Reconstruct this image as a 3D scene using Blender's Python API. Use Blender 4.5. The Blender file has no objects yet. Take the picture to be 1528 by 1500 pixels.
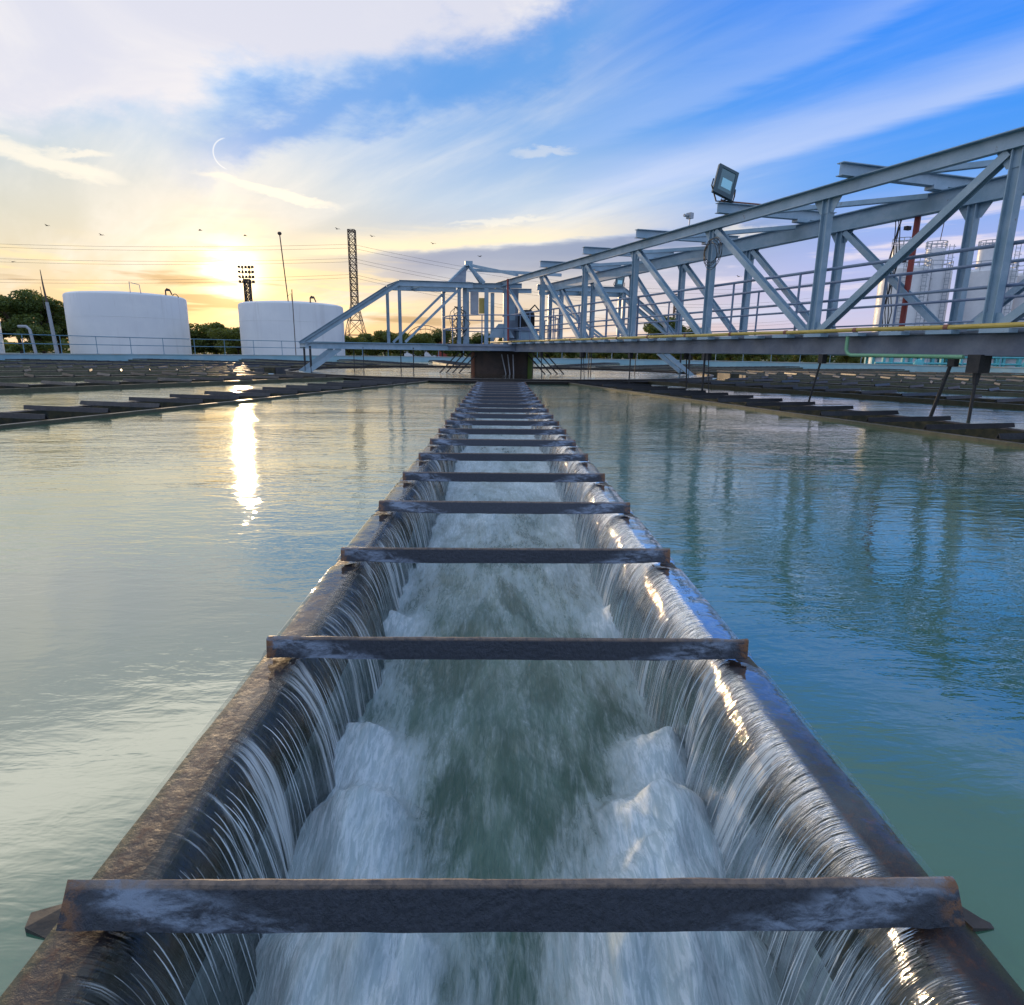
import bpy, math, random
from mathutils import Vector, Matrix, noise
R_ = math.radians
random.seed(7)
sc = bpy.context.scene
COL = sc.collection

# ------------------------------------------------------------------ camera
cam = bpy.data.cameras.new('camera'); camo = bpy.data.objects.new('camera', cam); COL.objects.link(camo)
CAMP = Vector((-.03, 0, .757))
p, r, y = .23215, .01339, .02142
cy, sy = math.cos(y), math.sin(y)
right = Vector((cy, -sy, 0)); hd = Vector((sy, cy, 0)); fwd = hd * math.cos(p) - Vector((0, 0, math.sin(p)))
up = right.cross(fwd)
ca = right * math.cos(r) + up * math.sin(r); cb = -right * math.sin(r) + up * math.cos(r)
M = Matrix((ca, cb, -fwd)).transposed().to_4x4(); M.translation = CAMP
camo.matrix_world = M
cam.sensor_fit = 'HORIZONTAL'; cam.sensor_width = 36; cam.lens = 36 * 944.2 / 1528
cam.clip_start = .02; cam.clip_end = 6000
sc.camera = camo

# ------------------------------------------------------------------ node helpers
class NT:
    def __init__(s, tree): s.t = tree; s.n = tree.nodes; s.l = tree.links
    def _in(s, node, k, v):
        if v is None: return
        if hasattr(v, 'is_output') or isinstance(v, bpy.types.NodeSocket): s.l.new(v, node.inputs[k])
        else: node.inputs[k].default_value = v
    def m(s, op, a, b=None, c=None, clamp=False):
        n = s.n.new('ShaderNodeMath'); n.operation = op; n.use_clamp = clamp
        s._in(n, 0, a); s._in(n, 1, b); s._in(n, 2, c); return n.outputs[0]
    def add(s, a, b): return s.m('ADD', a, b)
    def sub(s, a, b): return s.m('SUBTRACT', a, b)
    def mul(s, a, b): return s.m('MULTIPLY', a, b)
    def ss(s, x, a, b, o0=0., o1=1.):
        n = s.n.new('ShaderNodeMapRange'); n.interpolation_type = 'SMOOTHSTEP'
        s._in(n, 0, x); s._in(n, 1, a); s._in(n, 2, b); s._in(n, 3, o0); s._in(n, 4, o1); return n.outputs[0]
    def mix(s, f, a, b, mode='MIX'):
        n = s.n.new('ShaderNodeMix'); n.data_type = 'RGBA'; n.blend_type = mode
        s._in(n, 0, f)
        for k, v in ((6, a), (7, b)):
            if isinstance(v, (tuple, list)): v = (*v[:3], 1)
            s._in(n, k, v)
        return n.outputs[2]
    def vec(s, x, y_, z): 
        n = s.n.new('ShaderNodeCombineXYZ'); s._in(n, 0, x); s._in(n, 1, y_); s._in(n, 2, z); return n.outputs[0]
    def sep(s, v):
        n = s.n.new('ShaderNodeSeparateXYZ'); s.l.new(v, n.inputs[0]); return n.outputs
    def noise(s, v, scale=1., detail=4., rough=.5, dist=0., lac=2.):
        n = s.n.new('ShaderNodeTexNoise'); s._in(n, 'Vector', v); s._in(n, 'Scale', scale); s._in(n, 'Detail', detail)
        s._in(n, 'Roughness', rough); s._in(n, 'Distortion', dist); s._in(n, 'Lacunarity', lac); return n.outputs[0]
    def ramp(s, f, stops, interp='LINEAR'):
        n = s.n.new('ShaderNodeValToRGB'); n.color_ramp.interpolation = interp
        e = n.color_ramp.elements
        while len(e) < len(stops): e.new(.5)
        for q, (pos, c) in zip(e, stops): q.position = pos; q.color = (*c[:3], 1) if len(c) == 3 else c
        s._in(n, 0, f); return n.outputs[0]
    def scale(s, v, k):
        n = s.n.new('ShaderNodeVectorMath'); n.operation = 'MULTIPLY'; s.l.new(v, n.inputs[0]); s._in(n, 1, k); return n.outputs[0]
    def bump(s, h, dist, strength=1., normal=None):
        n = s.n.new('ShaderNodeBump'); s._in(n, 'Height', h); s._in(n, 'Distance', dist); s._in(n, 'Strength', strength)
        if normal is not None: s.l.new(normal, n.inputs['Normal'])
        return n.outputs[0]
    def attr(s, name):
        n = s.n.new('ShaderNodeAttribute'); n.attribute_name = name; return n

# ------------------------------------------------------------------ sky
SUN_AZ, SUN_EL = R_(-21.8), R_(5.8)
sund = Vector((math.sin(SUN_AZ) * math.cos(SUN_EL), math.cos(SUN_AZ) * math.cos(SUN_EL), math.sin(SUN_EL)))
w = bpy.data.worlds.new('World'); sc.world = w; w.use_nodes = True
w.node_tree.nodes.clear(); k = NT(w.node_tree)
tc = k.n.new('ShaderNodeTexCoord').outputs['Generated']
nrm = k.n.new('ShaderNodeVectorMath'); nrm.operation = 'NORMALIZE'; k.l.new(tc, nrm.inputs[0]); dv = nrm.outputs[0]
X, Y, Z = k.sep(dv)
el = k.mul(k.m('ARCSINE', Z), 57.2958)
az = k.mul(k.m('ARCTAN2', X, Y), 57.2958)
ela = k.m('MAXIMUM', el, 0.)
e01 = k.m('DIVIDE', ela, 45.)
left = k.ramp(e01, [(0, (.88, .44, .10)), (.06, (.84, .48, .14)), (.13, (.62, .51, .31)), (.20, (.52, .53, .46)), (.30, (.46, .57, .67)), (.42, (.30, .52, .86)), (.56, (.45, .60, .90)), (.70, (1.3, 1.25, 1.2)), (1, (.6, .66, .72))])  # upper stops, above the view, whitened to brighten the left water's reflections
mid = k.ramp(e01, [(0, (.86, .58, .34)), (.08, (.74, .60, .46)), (.17, (.62, .60, .60)), (.27, (.46, .58, .74)), (.38, (.17, .38, .74)), (.55, (.09, .28, .72)), (1, (.10, .30, .75))])
rgt = k.ramp(e01, [(0, (.68, .55, .62)), (.08, (.52, .50, .72)), (.18, (.33, .42, .78)), (.28, (.12, .34, .82)), (.40, (.015, .25, .87)), (.56, (.002, .20, .88)), (.70, (.14, .25, .38)), (1, (.22, .30, .36))])  # upper stops, above the view, greyed so the right water reflects less blue
tL = k.ss(X, -.45, .02); tR = k.ss(X, .02, .50)
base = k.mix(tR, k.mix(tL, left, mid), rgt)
# cloud plane coordinates, wind roughly from the left horizon
h = k.add(k.m('MAXIMUM', Z, 0.), .10)
px = k.m('DIVIDE', X, h); py = k.m('DIVIDE', Y, h)
wa = R_(-38)
uu = k.add(k.mul(px, math.sin(wa)), k.mul(py, math.cos(wa)))
vv = k.sub(k.mul(px, math.cos(wa)), k.mul(py, math.sin(wa)))
n1 = k.noise(k.vec(k.mul(uu, .22), k.mul(vv, .95), 3.1), 1., 6., .55, .35)
n2 = k.noise(k.vec(k.mul(uu, .8), k.mul(vv, 3.2), 7.7), 1., 6., .6, .5)
n3 = k.noise(k.vec(k.mul(az, .09), k.mul(el, .16), 1.3), 1., 7., .58, .3)
n4 = k.noise(k.vec(k.mul(az, .06), k.mul(el, .55), 5.3), 1., 7., .62, .4)
nf = k.noise(k.vec(k.mul(az, .35), k.mul(el, .9), 9.3), 1., 6., .6, .3)
c3 = k.sub(n3, .5); c4 = k.sub(n4, .5)
# thin cirrus veil
veil = k.mul(k.ss(k.add(k.mul(n1, .7), k.mul(n2, .3)), .42, .72), k.ss(el, 30., 14., .35, .85))
veilc = k.mix(tR, (.86, .84, .80), (.50, .62, .88))
base = k.mix(k.mul(veil, k.ss(X, .55, .1, .55, 1.)), base, veilc)
# bright diagonal band to the right
d1 = k.add(k.sub(el, k.add(k.mul(az, .165), 10.8)), k.mul(c4, 1.6))
b1 = k.mul(k.mul(k.ss(d1, -.15, .7), k.ss(d1, .7, 4.5, 1., 0.)), k.ss(az, 2., 14.))
base = k.mix(k.mul(b1, .62), base, (.52, .62, .88))
d1b = k.add(k.sub(el, k.add(k.mul(az, .28), 13.6)), k.mul(c4, 2.5))
b1b = k.mul(k.mul(k.ss(d1b, -.3, 1.), k.ss(d1b, 1., 5., 1., 0.)), k.ss(az, -2., 12.))
base = k.mix(k.mul(b1b, .38), base, (.42, .55, .86))
# big cloud mass upper left
d2 = k.add(k.sub(el, k.add(k.mul(az, .306), 24.2)), k.add(k.mul(c3, 9.), k.mul(k.sub(nf, .5), 2.2)))
b2 = k.mul(k.ss(d2, -1.0, 1.7), k.ss(az, 26., 8.))
shade2 = k.noise(k.vec(k.mul(az, .05), k.mul(el, .12), 4.4), 1., 6., .55, .6)
cl2 = k.mix(k.ss(shade2, .38, .62), (.66, .67, .77), (.84, .81, .81))
cl2 = k.mix(k.mul(k.ss(el, 25.5, 30.), k.ss(el, 41., 31.)), cl2, (1.75, 1.68, 1.62))  # unseen cloud above the view, added brightness to whiten left water reflections
cl2 = k.mix(k.ss(el, 32., 44.), cl2, (.50, .58, .64))  # higher still, unseen cloud darkened to deepen the nearest left water
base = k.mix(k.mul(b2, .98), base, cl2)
d2t = k.m('ABSOLUTE', k.add(d2, 2.6))
base = k.mix(k.mul(k.mul(k.ss(d2t, 2.6, .3), k.ss(az, -27., -18.)), k.mul(k.ss(az, 14., 4.), .80)), base, (.09, .31, .74))
# lower skirt of that cloud: veil over the left
d2b = k.add(k.sub(el, k.add(k.mul(az, .10), 15.)), k.mul(c3, 14.))
base = k.mix(k.mul(k.mul(k.ss(d2b, 3., -3.), k.ss(X, -.1, -.4)), .35), base, (.80, .76, .66))
# slate cloud bank above the tower, lit cream edge over it
eb = k.add(k.add(k.mul(az, .085), 8.9), k.add(k.mul(c4, 2.4), k.mul(k.sub(nf, .5), .6)))
d3 = k.sub(eb, el)
win3 = k.mul(k.ss(az, -15., -6.), k.ss(az, 30., 14.))
b3 = k.mul(k.mul(k.ss(d3, -.1, .6), k.ss(d3, .8, 4.6, 1., 0.)), win3)
base = k.mix(k.mul(b3, .80), base, (.21, .27, .44))
d3c = k.sub(el, eb)
b3c = k.mul(k.mul(k.ss(d3c, -.2, .25), k.ss(d3c, .3, 2.2, 1., 0.)), k.mul(k.ss(az, -19., -13.), k.ss(az, 20., -2.)))
base = k.mix(k.mul(b3c, .85), base, (1.0, .84, .56))
# cloud streaks around the sun
n5 = k.noise(k.vec(k.mul(az, .10), k.mul(el, .95), 12.3), 1., 5., .55, .3)
b5 = k.mul(k.ss(n5, .55, .68), k.mul(k.mul(k.ss(el, 1.2, 2.6), k.ss(el, 6.5, 5.)), k.mul(k.ss(az, -42., -33.), k.ss(az, 4., -8.))))
base = k.mix(k.mul(b5, .9), base, (.42, .30, .18))
b6 = k.mul(k.ss(n5, .47, .36), k.mul(k.mul(k.ss(el, 1.5, 3.), k.ss(el, 8.5, 5.)), k.ss(az, -2., -12.)))
base = k.mix(k.mul(b6, .55), base, (1.05, .80, .38))
# right-hand low pink and white puffs
b7 = k.mul(k.ss(n4, .50, .64), k.mul(k.mul(k.ss(el, 1.5, 4.), k.ss(el, 12., 9.)), k.ss(az, 8., 18.)))
base = k.mix(k.mul(b7, .75), base, (.84, .74, .80))
# small bright wisps: (azimuth, elevation, half length, thickness, slope)
for (a0, e0, hl, th, sl, kk) in ((-18.5, 12.0, 5.6, .42, -.17, .9), (3.4, 15.7, 3., .35, .05, .3), (-33., 12.2, 5., .7, -.16, .7), (-31., 13.0, 2.2, .35, .1, .6), (19., 9.5, 4., .5, .03, .55), (0., 10.6, 5., .3, .1, .5)):
    dx = k.m('DIVIDE', k.sub(az, a0), hl)
    dyy = k.m('DIVIDE', k.add(k.sub(el, e0), k.sub(k.mul(k.sub(nf, .5), 1.7), k.mul(k.sub(az, a0), sl))), th)
    q = k.add(k.mul(dx, dx), k.mul(dyy, dyy))
    base = k.mix(k.mul(k.ss(q, 1.2, .1), kk), base, (.95, .88, .74))
qa = k.m('DIVIDE', k.add(az, 21.15), 1.2); qe = k.m('DIVIDE', k.sub(el, 14.15), 1.05)
qr = k.m('ABSOLUTE', k.sub(k.m('SQRT', k.add(k.mul(qa, qa), k.mul(qe, qe))), 1.))
base = k.mix(k.mul(k.mul(k.ss(qr, .07, .0), k.ss(az, -21.35, -21.75)), .6), base, (.95, .95, .93))
# glow of the sun through thin cloud
dot = k.n.new('ShaderNodeVectorMath'); dot.operation = 'DOT_PRODUCT'; k.l.new(dv, dot.inputs[0]); dot.inputs[1].default_value = sund
ang = k.mul(k.m('ARCCOSINE', k.m('MINIMUM', dot.outputs['Value'], .9999999)), 57.2958)
def gauss(wd): q = k.m('DIVIDE', ang, wd); return k.m('EXPONENT', k.mul(k.mul(q, q), -1.))
brk = k.ss(n5, .62, .45, .35, 1.)
brk2 = k.ss(k.add(n5, k.mul(nf, .5)), .92, .70, .25, 1.)
g1 = k.mul(gauss(1.9), brk2); g2 = k.mul(gauss(3.5), brk); g3 = gauss(9.)
glow = k.mix(1., k.mix(1., k.mix(g1, (0, 0, 0), (2.2, 1.8, 1.2)), k.mix(g2, (0, 0, 0), (.70, .40, .07)), 'ADD'), k.mix(g3, (0, 0, 0), (.06, .025, .0)), 'ADD')
base = k.mix(1., base, glow, 'ADD')
# the sky at the photographer's back: pale evening blue
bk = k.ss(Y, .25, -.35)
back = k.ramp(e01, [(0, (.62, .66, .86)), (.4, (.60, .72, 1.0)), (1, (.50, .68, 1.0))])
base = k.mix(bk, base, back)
sky = k.n.new('ShaderNodeTexSky'); sky.sky_type = 'NISHITA'; sky.sun_disc = False
sky.sun_elevation = SUN_EL; sky.sun_rotation = SUN_AZ % (2 * math.pi)
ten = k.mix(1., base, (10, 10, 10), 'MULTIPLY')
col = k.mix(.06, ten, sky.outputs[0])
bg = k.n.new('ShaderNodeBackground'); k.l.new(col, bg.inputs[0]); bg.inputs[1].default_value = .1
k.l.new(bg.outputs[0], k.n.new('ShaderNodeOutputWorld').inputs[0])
sun = bpy.data.lights.new('sun', 'SUN'); sun.energy = 2.0; sun.angle = R_(.5); sun.color = (1., .70, .40)
suno = bpy.data.objects.new('sun', sun); COL.objects.link(suno)
suno.rotation_euler = sund.to_track_quat('Z', 'Y').to_euler()
sc.view_settings.view_transform = 'Standard'; sc.view_settings.look = 'None'
sc.view_settings.exposure = .22; sc.view_settings.gamma = 1
sc.cycles.max_bounces = 8; sc.cycles.transparent_max_bounces = 16
sc.cycles.caustics_reflective = False; sc.cycles.caustics_refractive = False
sc.cycles.sample_clamp_indirect = 4.

# ------------------------------------------------------------------ materials
def mat(name):
    m = bpy.data.materials.new(name); m.use_nodes = True; m.node_tree.nodes.clear()
    k = NT(m.node_tree); b = k.n.new('ShaderNodeBsdfPrincipled'); o = k.n.new('ShaderNodeOutputMaterial')
    k.l.new(b.outputs[0], o.inputs[0]); return m, k, b
def setp(k, b, **kw):
    for a, v in kw.items():
        a = {'base': 'Base Color', 'rough': 'Roughness', 'metal': 'Metallic', 'ior': 'IOR', 'normal': 'Normal', 'coat': 'Coat Weight',
             'coatr': 'Coat Roughness', 'alpha': 'Alpha', 'emit': 'Emission Color', 'emits': 'Emission Strength', 'trans': 'Transmission Weight',
             'spec': 'Specular IOR Level', 'sss': 'Subsurface Weight'}[a]
        if isinstance(v, tuple): v = (*v[:3], 1)
        k._in(b, a, v)
def pos(k): return k.n.new('ShaderNodeNewGeometry').outputs['Position']
def obj_c(k): return k.n.new('ShaderNodeTexCoord').outputs['Object']
def weathered(name, c1, c2, rust=(.16, .07, .03), rusta=.5, rough=.5, scale=3., metal=0., rt=.66, fine=40.):
    m, k, b = mat(name); P = pos(k)
    a = k.noise(P, scale, 6., .6, .2); f = k.noise(P, fine, 4., .6)
    c = k.mix(k.ss(a, .35, .65), c1, c2)
    c = k.mix(k.mul(k.ss(k.add(k.mul(a, .35), k.mul(k.noise(P, scale * 4.3, 6., .7), .65)), rt, rt + .1), rusta), c, rust)
    c = k.mix(k.mul(f, .35), c, k.mix(.5, c, (0, 0, 0)))
    setp(k, b, base=c, rough=k.ss(f, .2, .8, rough - .1, rough + .15), metal=metal, normal=k.bump(f, .002, .5)); return m
MAT = {}
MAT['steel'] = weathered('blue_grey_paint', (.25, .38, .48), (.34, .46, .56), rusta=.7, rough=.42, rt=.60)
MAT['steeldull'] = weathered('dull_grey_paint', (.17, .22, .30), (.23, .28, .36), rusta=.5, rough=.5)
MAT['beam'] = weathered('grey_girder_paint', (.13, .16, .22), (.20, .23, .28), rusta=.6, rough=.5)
MAT['rail'] = weathered('rail_paint', (.16, .22, .34), (.20, .27, .38), rusta=.4, rough=.45)
MAT['darksteel'] = weathered('dark_steel', (.035, .032, .032), (.06, .052, .05), rusta=.5, rough=.6)
MAT['white'] = weathered('tank_white_paint', (.70, .70, .71), (.78, .78, .80), rust=(.45, .40, .36), rusta=.25, rough=.6, scale=.35, fine=3.)
MAT['silo'] = weathered('silo_white_paint', (.72, .72, .76), (.80, .79, .82), rust=(.5, .45, .42), rusta=.2, rough=.45, scale=.3, fine=3.)
MAT['teal'] = weathered('teal_paint', (.08, .42, .48), (.12, .48, .52), rusta=.2, rough=.5)
MAT['wall'] = weathered('pale_blue_wall_paint', (.27, .47, .56), (.35, .54, .62), rust=(.30, .24, .18), rusta=.5, rough=.7, scale=.8, rt=.60)
MAT['coping'] = weathered('coping_concrete', (.36, .50, .56), (.40, .40, .37), rust=(.40, .26, .15), rusta=.7, rough=.8, scale=.6, rt=.56)
MAT['wallrail'] = weathered('blue_rail_paint', (.14, .27, .38), (.18, .32, .42), rusta=.2, rough=.5)
MAT['concrete'] = weathered('pole_concrete', (.36, .38, .42), (.42, .44, .48), rusta=.1, rough=.8)
MAT['red'] = weathered('red_paint', (.34, .05, .035), (.28, .05, .04), rusta=.3, rough=.5)
MAT['yellow'] = weathered('yellow_pipe_paint', (.52, .37, .07), (.58, .42, .10), rust=(.2, .09, .03), rusta=.7, rough=.4, scale=5., rt=.62)
MAT['green'] = weathered('green_pipe_paint', (.16, .38, .20), (.20, .42, .25), rusta=.3, rough=.45)
MAT['black'] = weathered('black_rubber', (.02, .02, .022), (.03, .03, .034), rusta=0., rough=.55)
MAT['rustdrum'] = weathered('rusty_drum', (.035, .028, .025), (.075, .05, .04), rust=(.22, .09, .05), rusta=.6, rough=.7, scale=2.)
MAT['rustpanel'] = weathered('orange_rust', (.30, .13, .08), (.25, .10, .06), rusta=.4, rough=.8)
MAT['algae'] = weathered('algae_green', (.14, .22, .03), (.18, .26, .05), rusta=.2, rough=.8)
MAT['galv'] = weathered('galvanised', (.34, .37, .42), (.42, .45, .50), rusta=.2, rough=.4, metal=.2)
MAT['lattice'] = weathered('dark_lattice', (.07, .05, .045), (.12, .08, .06), rusta=.4, rough=.6)
MAT['bark'] = weathered('bark', (.05, .035, .025), (.08, .06, .045), rusta=0., rough=.9)
MAT['housing'] = weathered('lamp_housing', (.02, .06, .085), (.03, .075, .10), rusta=.1, rough=.35)

m, k, b = mat('tank_white_paint'); P = pos(k); x_, y_, z_ = k.sep(P)
v1 = k.noise(k.scale(P, (1.6, 1.6, .10)), 1., 5., .65); v2 = k.noise(P, .22, 5., .6); v3 = k.noise(k.scale(P, (5., 5., .25)), 1., 4., .6)
c = k.mix(k.ss(v2, .35, .65), (.70, .71, .74), (.80, .80, .81)); c = k.mix(k.mul(k.ss(v1, .52, .75), .35), c, (.52, .50, .50)); c = k.mix(k.mul(k.ss(v3, .60, .75), k.ss(z_, 2., 5.5, .05, .4)), c, (.45, .40, .36))
setp(k, b, base=c, rough=.6); MAT['white'] = m
m, k, b = mat('lamp_glass'); setp(k, b, base=(.03, .12, .15), rough=.08, metal=.0, coat=1.); MAT['glass'] = m
m, k, b = mat('lamp_reflector'); setp(k, b, base=(.28, .50, .56), rough=.15, metal=.8); MAT['reflector'] = m

def leaf_mat(name, c1, c2):
    m, k, b = mat(name); P = pos(k)
    n = k.noise(P, .5, 3., .6); f = k.noise(P, 4., 2., .5)
    c = k.mix(k.ss(n, .35, .65), c1, c2); c = k.mix(k.ss(f, .3, .7), c, k.mix(.5, c, (.14, .17, .03)))
    setp(k, b, base=c, rough=.6)
    tr = k.n.new('ShaderNodeBsdfTranslucent'); k.l.new(k.mix(.5, c, (.30, .30, .04)), tr.inputs[0])
    mx = k.n.new('ShaderNodeMixShader'); mx.inputs[0].default_value = .35
    k.l.new(b.outputs[0], mx.inputs[1]); k.l.new(tr.outputs[0], mx.inputs[2])
    k.l.new(mx.outputs[0], [q for q in k.n if q.type == 'OUTPUT_MATERIAL'][0].inputs[0]); return m
MAT['leafa'] = leaf_mat('leaf_dark', (.035, .075, .02), (.06, .11, .03))
MAT['leafb'] = leaf_mat('leaf_olive', (.07, .10, .02), (.11, .13, .03))

# angle-iron cross bars: black steel, mineral deposit sweeping over each end
m, k, b = mat('bar_steel'); O = obj_c(k); ox, oy, oz = k.sep(O)
ax = k.m('ABSOLUTE', ox)
n = k.noise(k.scale(O, (1, 3, 3)), 9., 8., .65, .6); f = k.noise(O, 120., 5., .65); n2 = k.noise(O, 55., 6., .7, .2)
info = k.n.new('ShaderNodeObjectInfo').outputs['Random']
t = k.add(k.add(k.sub(ax, k.mul(oz, 3.4)), k.mul(k.sub(n, .5), .22)), k.mul(k.sub(info, .5), .04))
band = k.mul(k.ss(t, .42, .52), k.ss(t, .66, .58))
band = k.mul(band, k.ss(k.noise(k.scale(O, (1, 2.6, 2.6)), 16., 7., .7, .5), .36, .60))
c = k.mix(k.ss(f, .3, .75), (.014, .020, .034), (.034, .042, .064))
c = k.mix(k.mul(k.ss(n2, .58, .72), k.ss(ax, .3, .58, .06, .5)), c, (.10, .055, .04))
c = k.mix(k.mul(band, .8), c, (.25, .31, .42))
c = k.mix(k.mul(k.ss(oz, -.006, -.001), k.ss(n2, .3, .6, .2, .8)), c, (.24, .17, .13))
endr = k.mul(k.ss(ax, .56, .6), k.ss(n2, .4, .6))
c = k.mix(endr, c, (.20, .09, .04))
setp(k, b, base=c, rough=k.ss(f, .2, .8, .38, .62), normal=k.bump(k.add(k.mul(f, .5), n2), .0045, .9)); MAT['bar'] = m
MAT['barplain'] = weathered('side_bar_steel', (.010, .011, .015), (.022, .021, .026), rusta=.3, rough=.5, scale=6.)

# trough rims: wet rusty steel with moss on the outer edge
def rim_mat(name, ca1, ca2, ca3, coat):
    m, k, b = mat(name); O = obj_c(k); ox, oy, oz = k.sep(O); P = pos(k)
    n = k.noise(k.scale(P, (1.5, 1, 1)), 6., 8., .65, .8); f = k.noise(P, 60., 6., .7, .3); g = k.noise(P, 18., 5., .6)
    c = k.mix(k.ss(n, .35, .65), ca1, ca2)
    c = k.mix(k.mul(k.ss(f, .48, .70), k.ss(n, .3, .55)), c, ca3)
    ax = k.m('ABSOLUTE', ox)
    c = k.mix(k.mul(k.ss(k.add(ax, k.mul(g, .03)), .612, .634), .5), c, (.06, .075, .02))
    c = k.mix(k.mul(k.ss(g, .6, .7), .5), c, (.02, .017, .018))
    setp(k, b, base=c, rough=k.ss(f, .3, .7, .42, .7), coat=coat, coatr=.25, normal=k.bump(k.add(k.mul(f, .6), g), .006, .8)); return m
MAT['rim'] = rim_mat('wet_rusty_rim', (.013, .011, .017), (.030, .021, .025), (.085, .032, .020), .12)
MAT['rimdry'] = rim_mat('silted_rim', (.060, .050, .048), (.11, .088, .080), (.17, .12, .09), .1)
MAT['troughwall'] = weathered('slimy_trough_wall', (.014, .017, .010), (.06, .048, .020), rust=(.20, .12, .03), rusta=.8, rough=.35, scale=7., rt=.57)

# clarifier water
m, k, b = mat('green_tank_water'); P = pos(k); x_, y_, z_ = k.sep(P)
dist = k.m('SQRT', k.add(k.mul(x_, x_), k.mul(k.m('MAXIMUM', y_, 0.), k.m('MAXIMUM', y_, 0.))))
sw = k.noise(k.scale(P, (.55, 1.3, 1)), 1.3, 3., .5, .4)
w1 = k.noise(k.scale(P, (1., 2.6, 1)), 3.2, 4., .55, .6)
w2 = k.noise(k.scale(P, (1., 2.4, 1)), 11., 3., .55, .4)
patch = k.ss(k.noise(k.scale(P, (.6, 1., 1)), .55, 3., .5, .5), .32, .66, .35, 1.)
amp = k.mul(k.add(k.ss(dist, .8, 4.5, .30, 1.), k.ss(dist, 7., 16., 0., .9)), patch)
hh = k.mul(k.add(k.add(k.mul(sw, .012), k.mul(w1, .0074)), k.mul(w2, .0034)), amp)
murk = k.noise(P, .8, 4., .5, .3)
c = k.mix(k.ss(murk, .3, .7), (.026, .115, .068), (.042, .140, .082))
nb = k.bump(hh, 1., 1.)
setp(k, b, base=c, rough=.5, ior=1.33, spec=0., normal=nb)
fr = k.n.new('ShaderNodeFresnel'); fr.inputs[0].default_value = 1.33; k.l.new(nb, fr.inputs[1])
gl = k.n.new('ShaderNodeBsdfGlossy'); gl.inputs['Roughness'].default_value = .035; gl.inputs['Color'].default_value = (1., .985, .90, 1); k.l.new(nb, gl.inputs['Normal'])
mx = k.n.new('ShaderNodeMixShader'); k.l.new(k.m('POWER', fr.outputs[0], .43), mx.inputs[0])
k.l.new(b.outputs[0], mx.inputs[1]); k.l.new(gl.outputs[0], mx.inputs[2])
k.l.new(mx.outputs[0], [q for q in k.n if q.type == 'OUTPUT_MATERIAL'][0].inputs[0]); MAT['water'] = m

# water racing along inside the troughs: green with white foam drawn out along the flow
m, k, b = mat('foamy_trough_water'); P = pos(k)
A = k.attr('foam').outputs['Fac']; O = obj_c(k)
s1 = k.noise(k.scale(O, (9., 1.6, 1.)), 1., 7., .62, 1.2)
s2 = k.noise(k.scale(O, (75., 11., 8.)), 1., 6., .70, 1.2)
s4 = k.noise(k.scale(O, (24., 4.5, 5.)), 1., 6., .68, 1.8)
s3 = k.noise(k.scale(O, (3.2, 1.3, 1.)), 1., 5., .55, 1.4)
fm = k.add(k.add(k.mul(s1, .35), k.mul(s2, .30)), k.add(k.mul(s3, .40), k.mul(s4, .30)))
foam = k.ss(k.add(fm, k.mul(A, .60)), .72, 1.16)
c = k.mix(foam, k.mix(k.ss(s3, .4, .6), (.038, .095, .078), (.095, .170, .145)), (.64, .72, .78))
c = k.mix(k.mul(k.mul(foam, .5), k.ss(k.noise(k.scale(O, (110., 17., 30.)), 1., 6., .68, .7), .60, .42)), c, (.22, .34, .38))
setp(k, b, base=c, rough=k.ss(foam, 0., .6, .12, .55), ior=1.33, normal=k.bump(k.add(k.add(k.mul(s1, .5), k.mul(s4, .4)), k.mul(s2, .25)), .020, .8)); MAT['flow'] = m

# sheets of water falling over the rims
m, k, b = mat('falling_water'); uvn = k.n.new('ShaderNodeUVMap'); uvn.uv_map = 'UVMap'; U, V, _ = k.sep(uvn.outputs[0])
Us = k.add(U, k.mul(k.noise(k.vec(k.mul(U, 3.), k.mul(V, 1.1), 9.), 1., 2., .5), .05))
a1 = k.noise(k.vec(k.mul(Us, 62.), k.mul(V, .9), 0.), 1., 3., .6, .15)
a2 = k.noise(k.vec(k.mul(Us, 190.), k.mul(V, 1.6), 4.), 1., 3., .6, .1)
a3 = k.noise(k.vec(k.mul(Us, 9.), k.mul(V, .8), 8.), 1., 3., .5, .2)
stk = k.add(k.mul(a1, .62), k.mul(a2, .38))
a4 = k.noise(k.vec(k.mul(Us, 3.2), k.mul(V, .5), 2.), 1., 2., .5, .2)
thr = k.add(k.ss(a3, .35, .65, .60, .47), k.ss(a4, .40, .60, .045, -.03))
white = k.mul(k.ss(k.sub(stk, thr), -.02, .12), k.ss(V, .26, .50))
lip = k.ss(V, .20, .36)
bn = k.n.new('ShaderNodeBump'); k.l.new(k.mul(lip, .8), bn.inputs['Strength']); bn.inputs['Distance'].default_value = .010; k.l.new(k.add(k.mul(a1, .8), k.mul(a2, .3)), bn.inputs['Height'])
nb = k.bump(k.noise(pos(k), 22., 3., .5, .4), .0035, .6, bn.outputs[0])
film = k.m('MAXIMUM', lip, k.ss(k.add(U, k.mul(k.noise(pos(k), 5., 4., .6), .8)), 1.0, 2.6, .0, 1.))
setp(k, b, base=(.74, .78, .80), rough=.30, normal=nb)
tp = k.n.new('ShaderNodeBsdfTransparent'); k.l.new(k.mix(lip, (1, 1, 1), (.90, .95, .94)), tp.inputs[0])
gl = k.n.new('ShaderNodeBsdfGlossy'); gl.inputs['Roughness'].default_value = .07; k.l.new(nb, gl.inputs['Normal'])
fr = k.n.new('ShaderNodeFresnel'); fr.inputs[0].default_value = 1.33; k.l.new(nb, fr.inputs[1])
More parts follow.
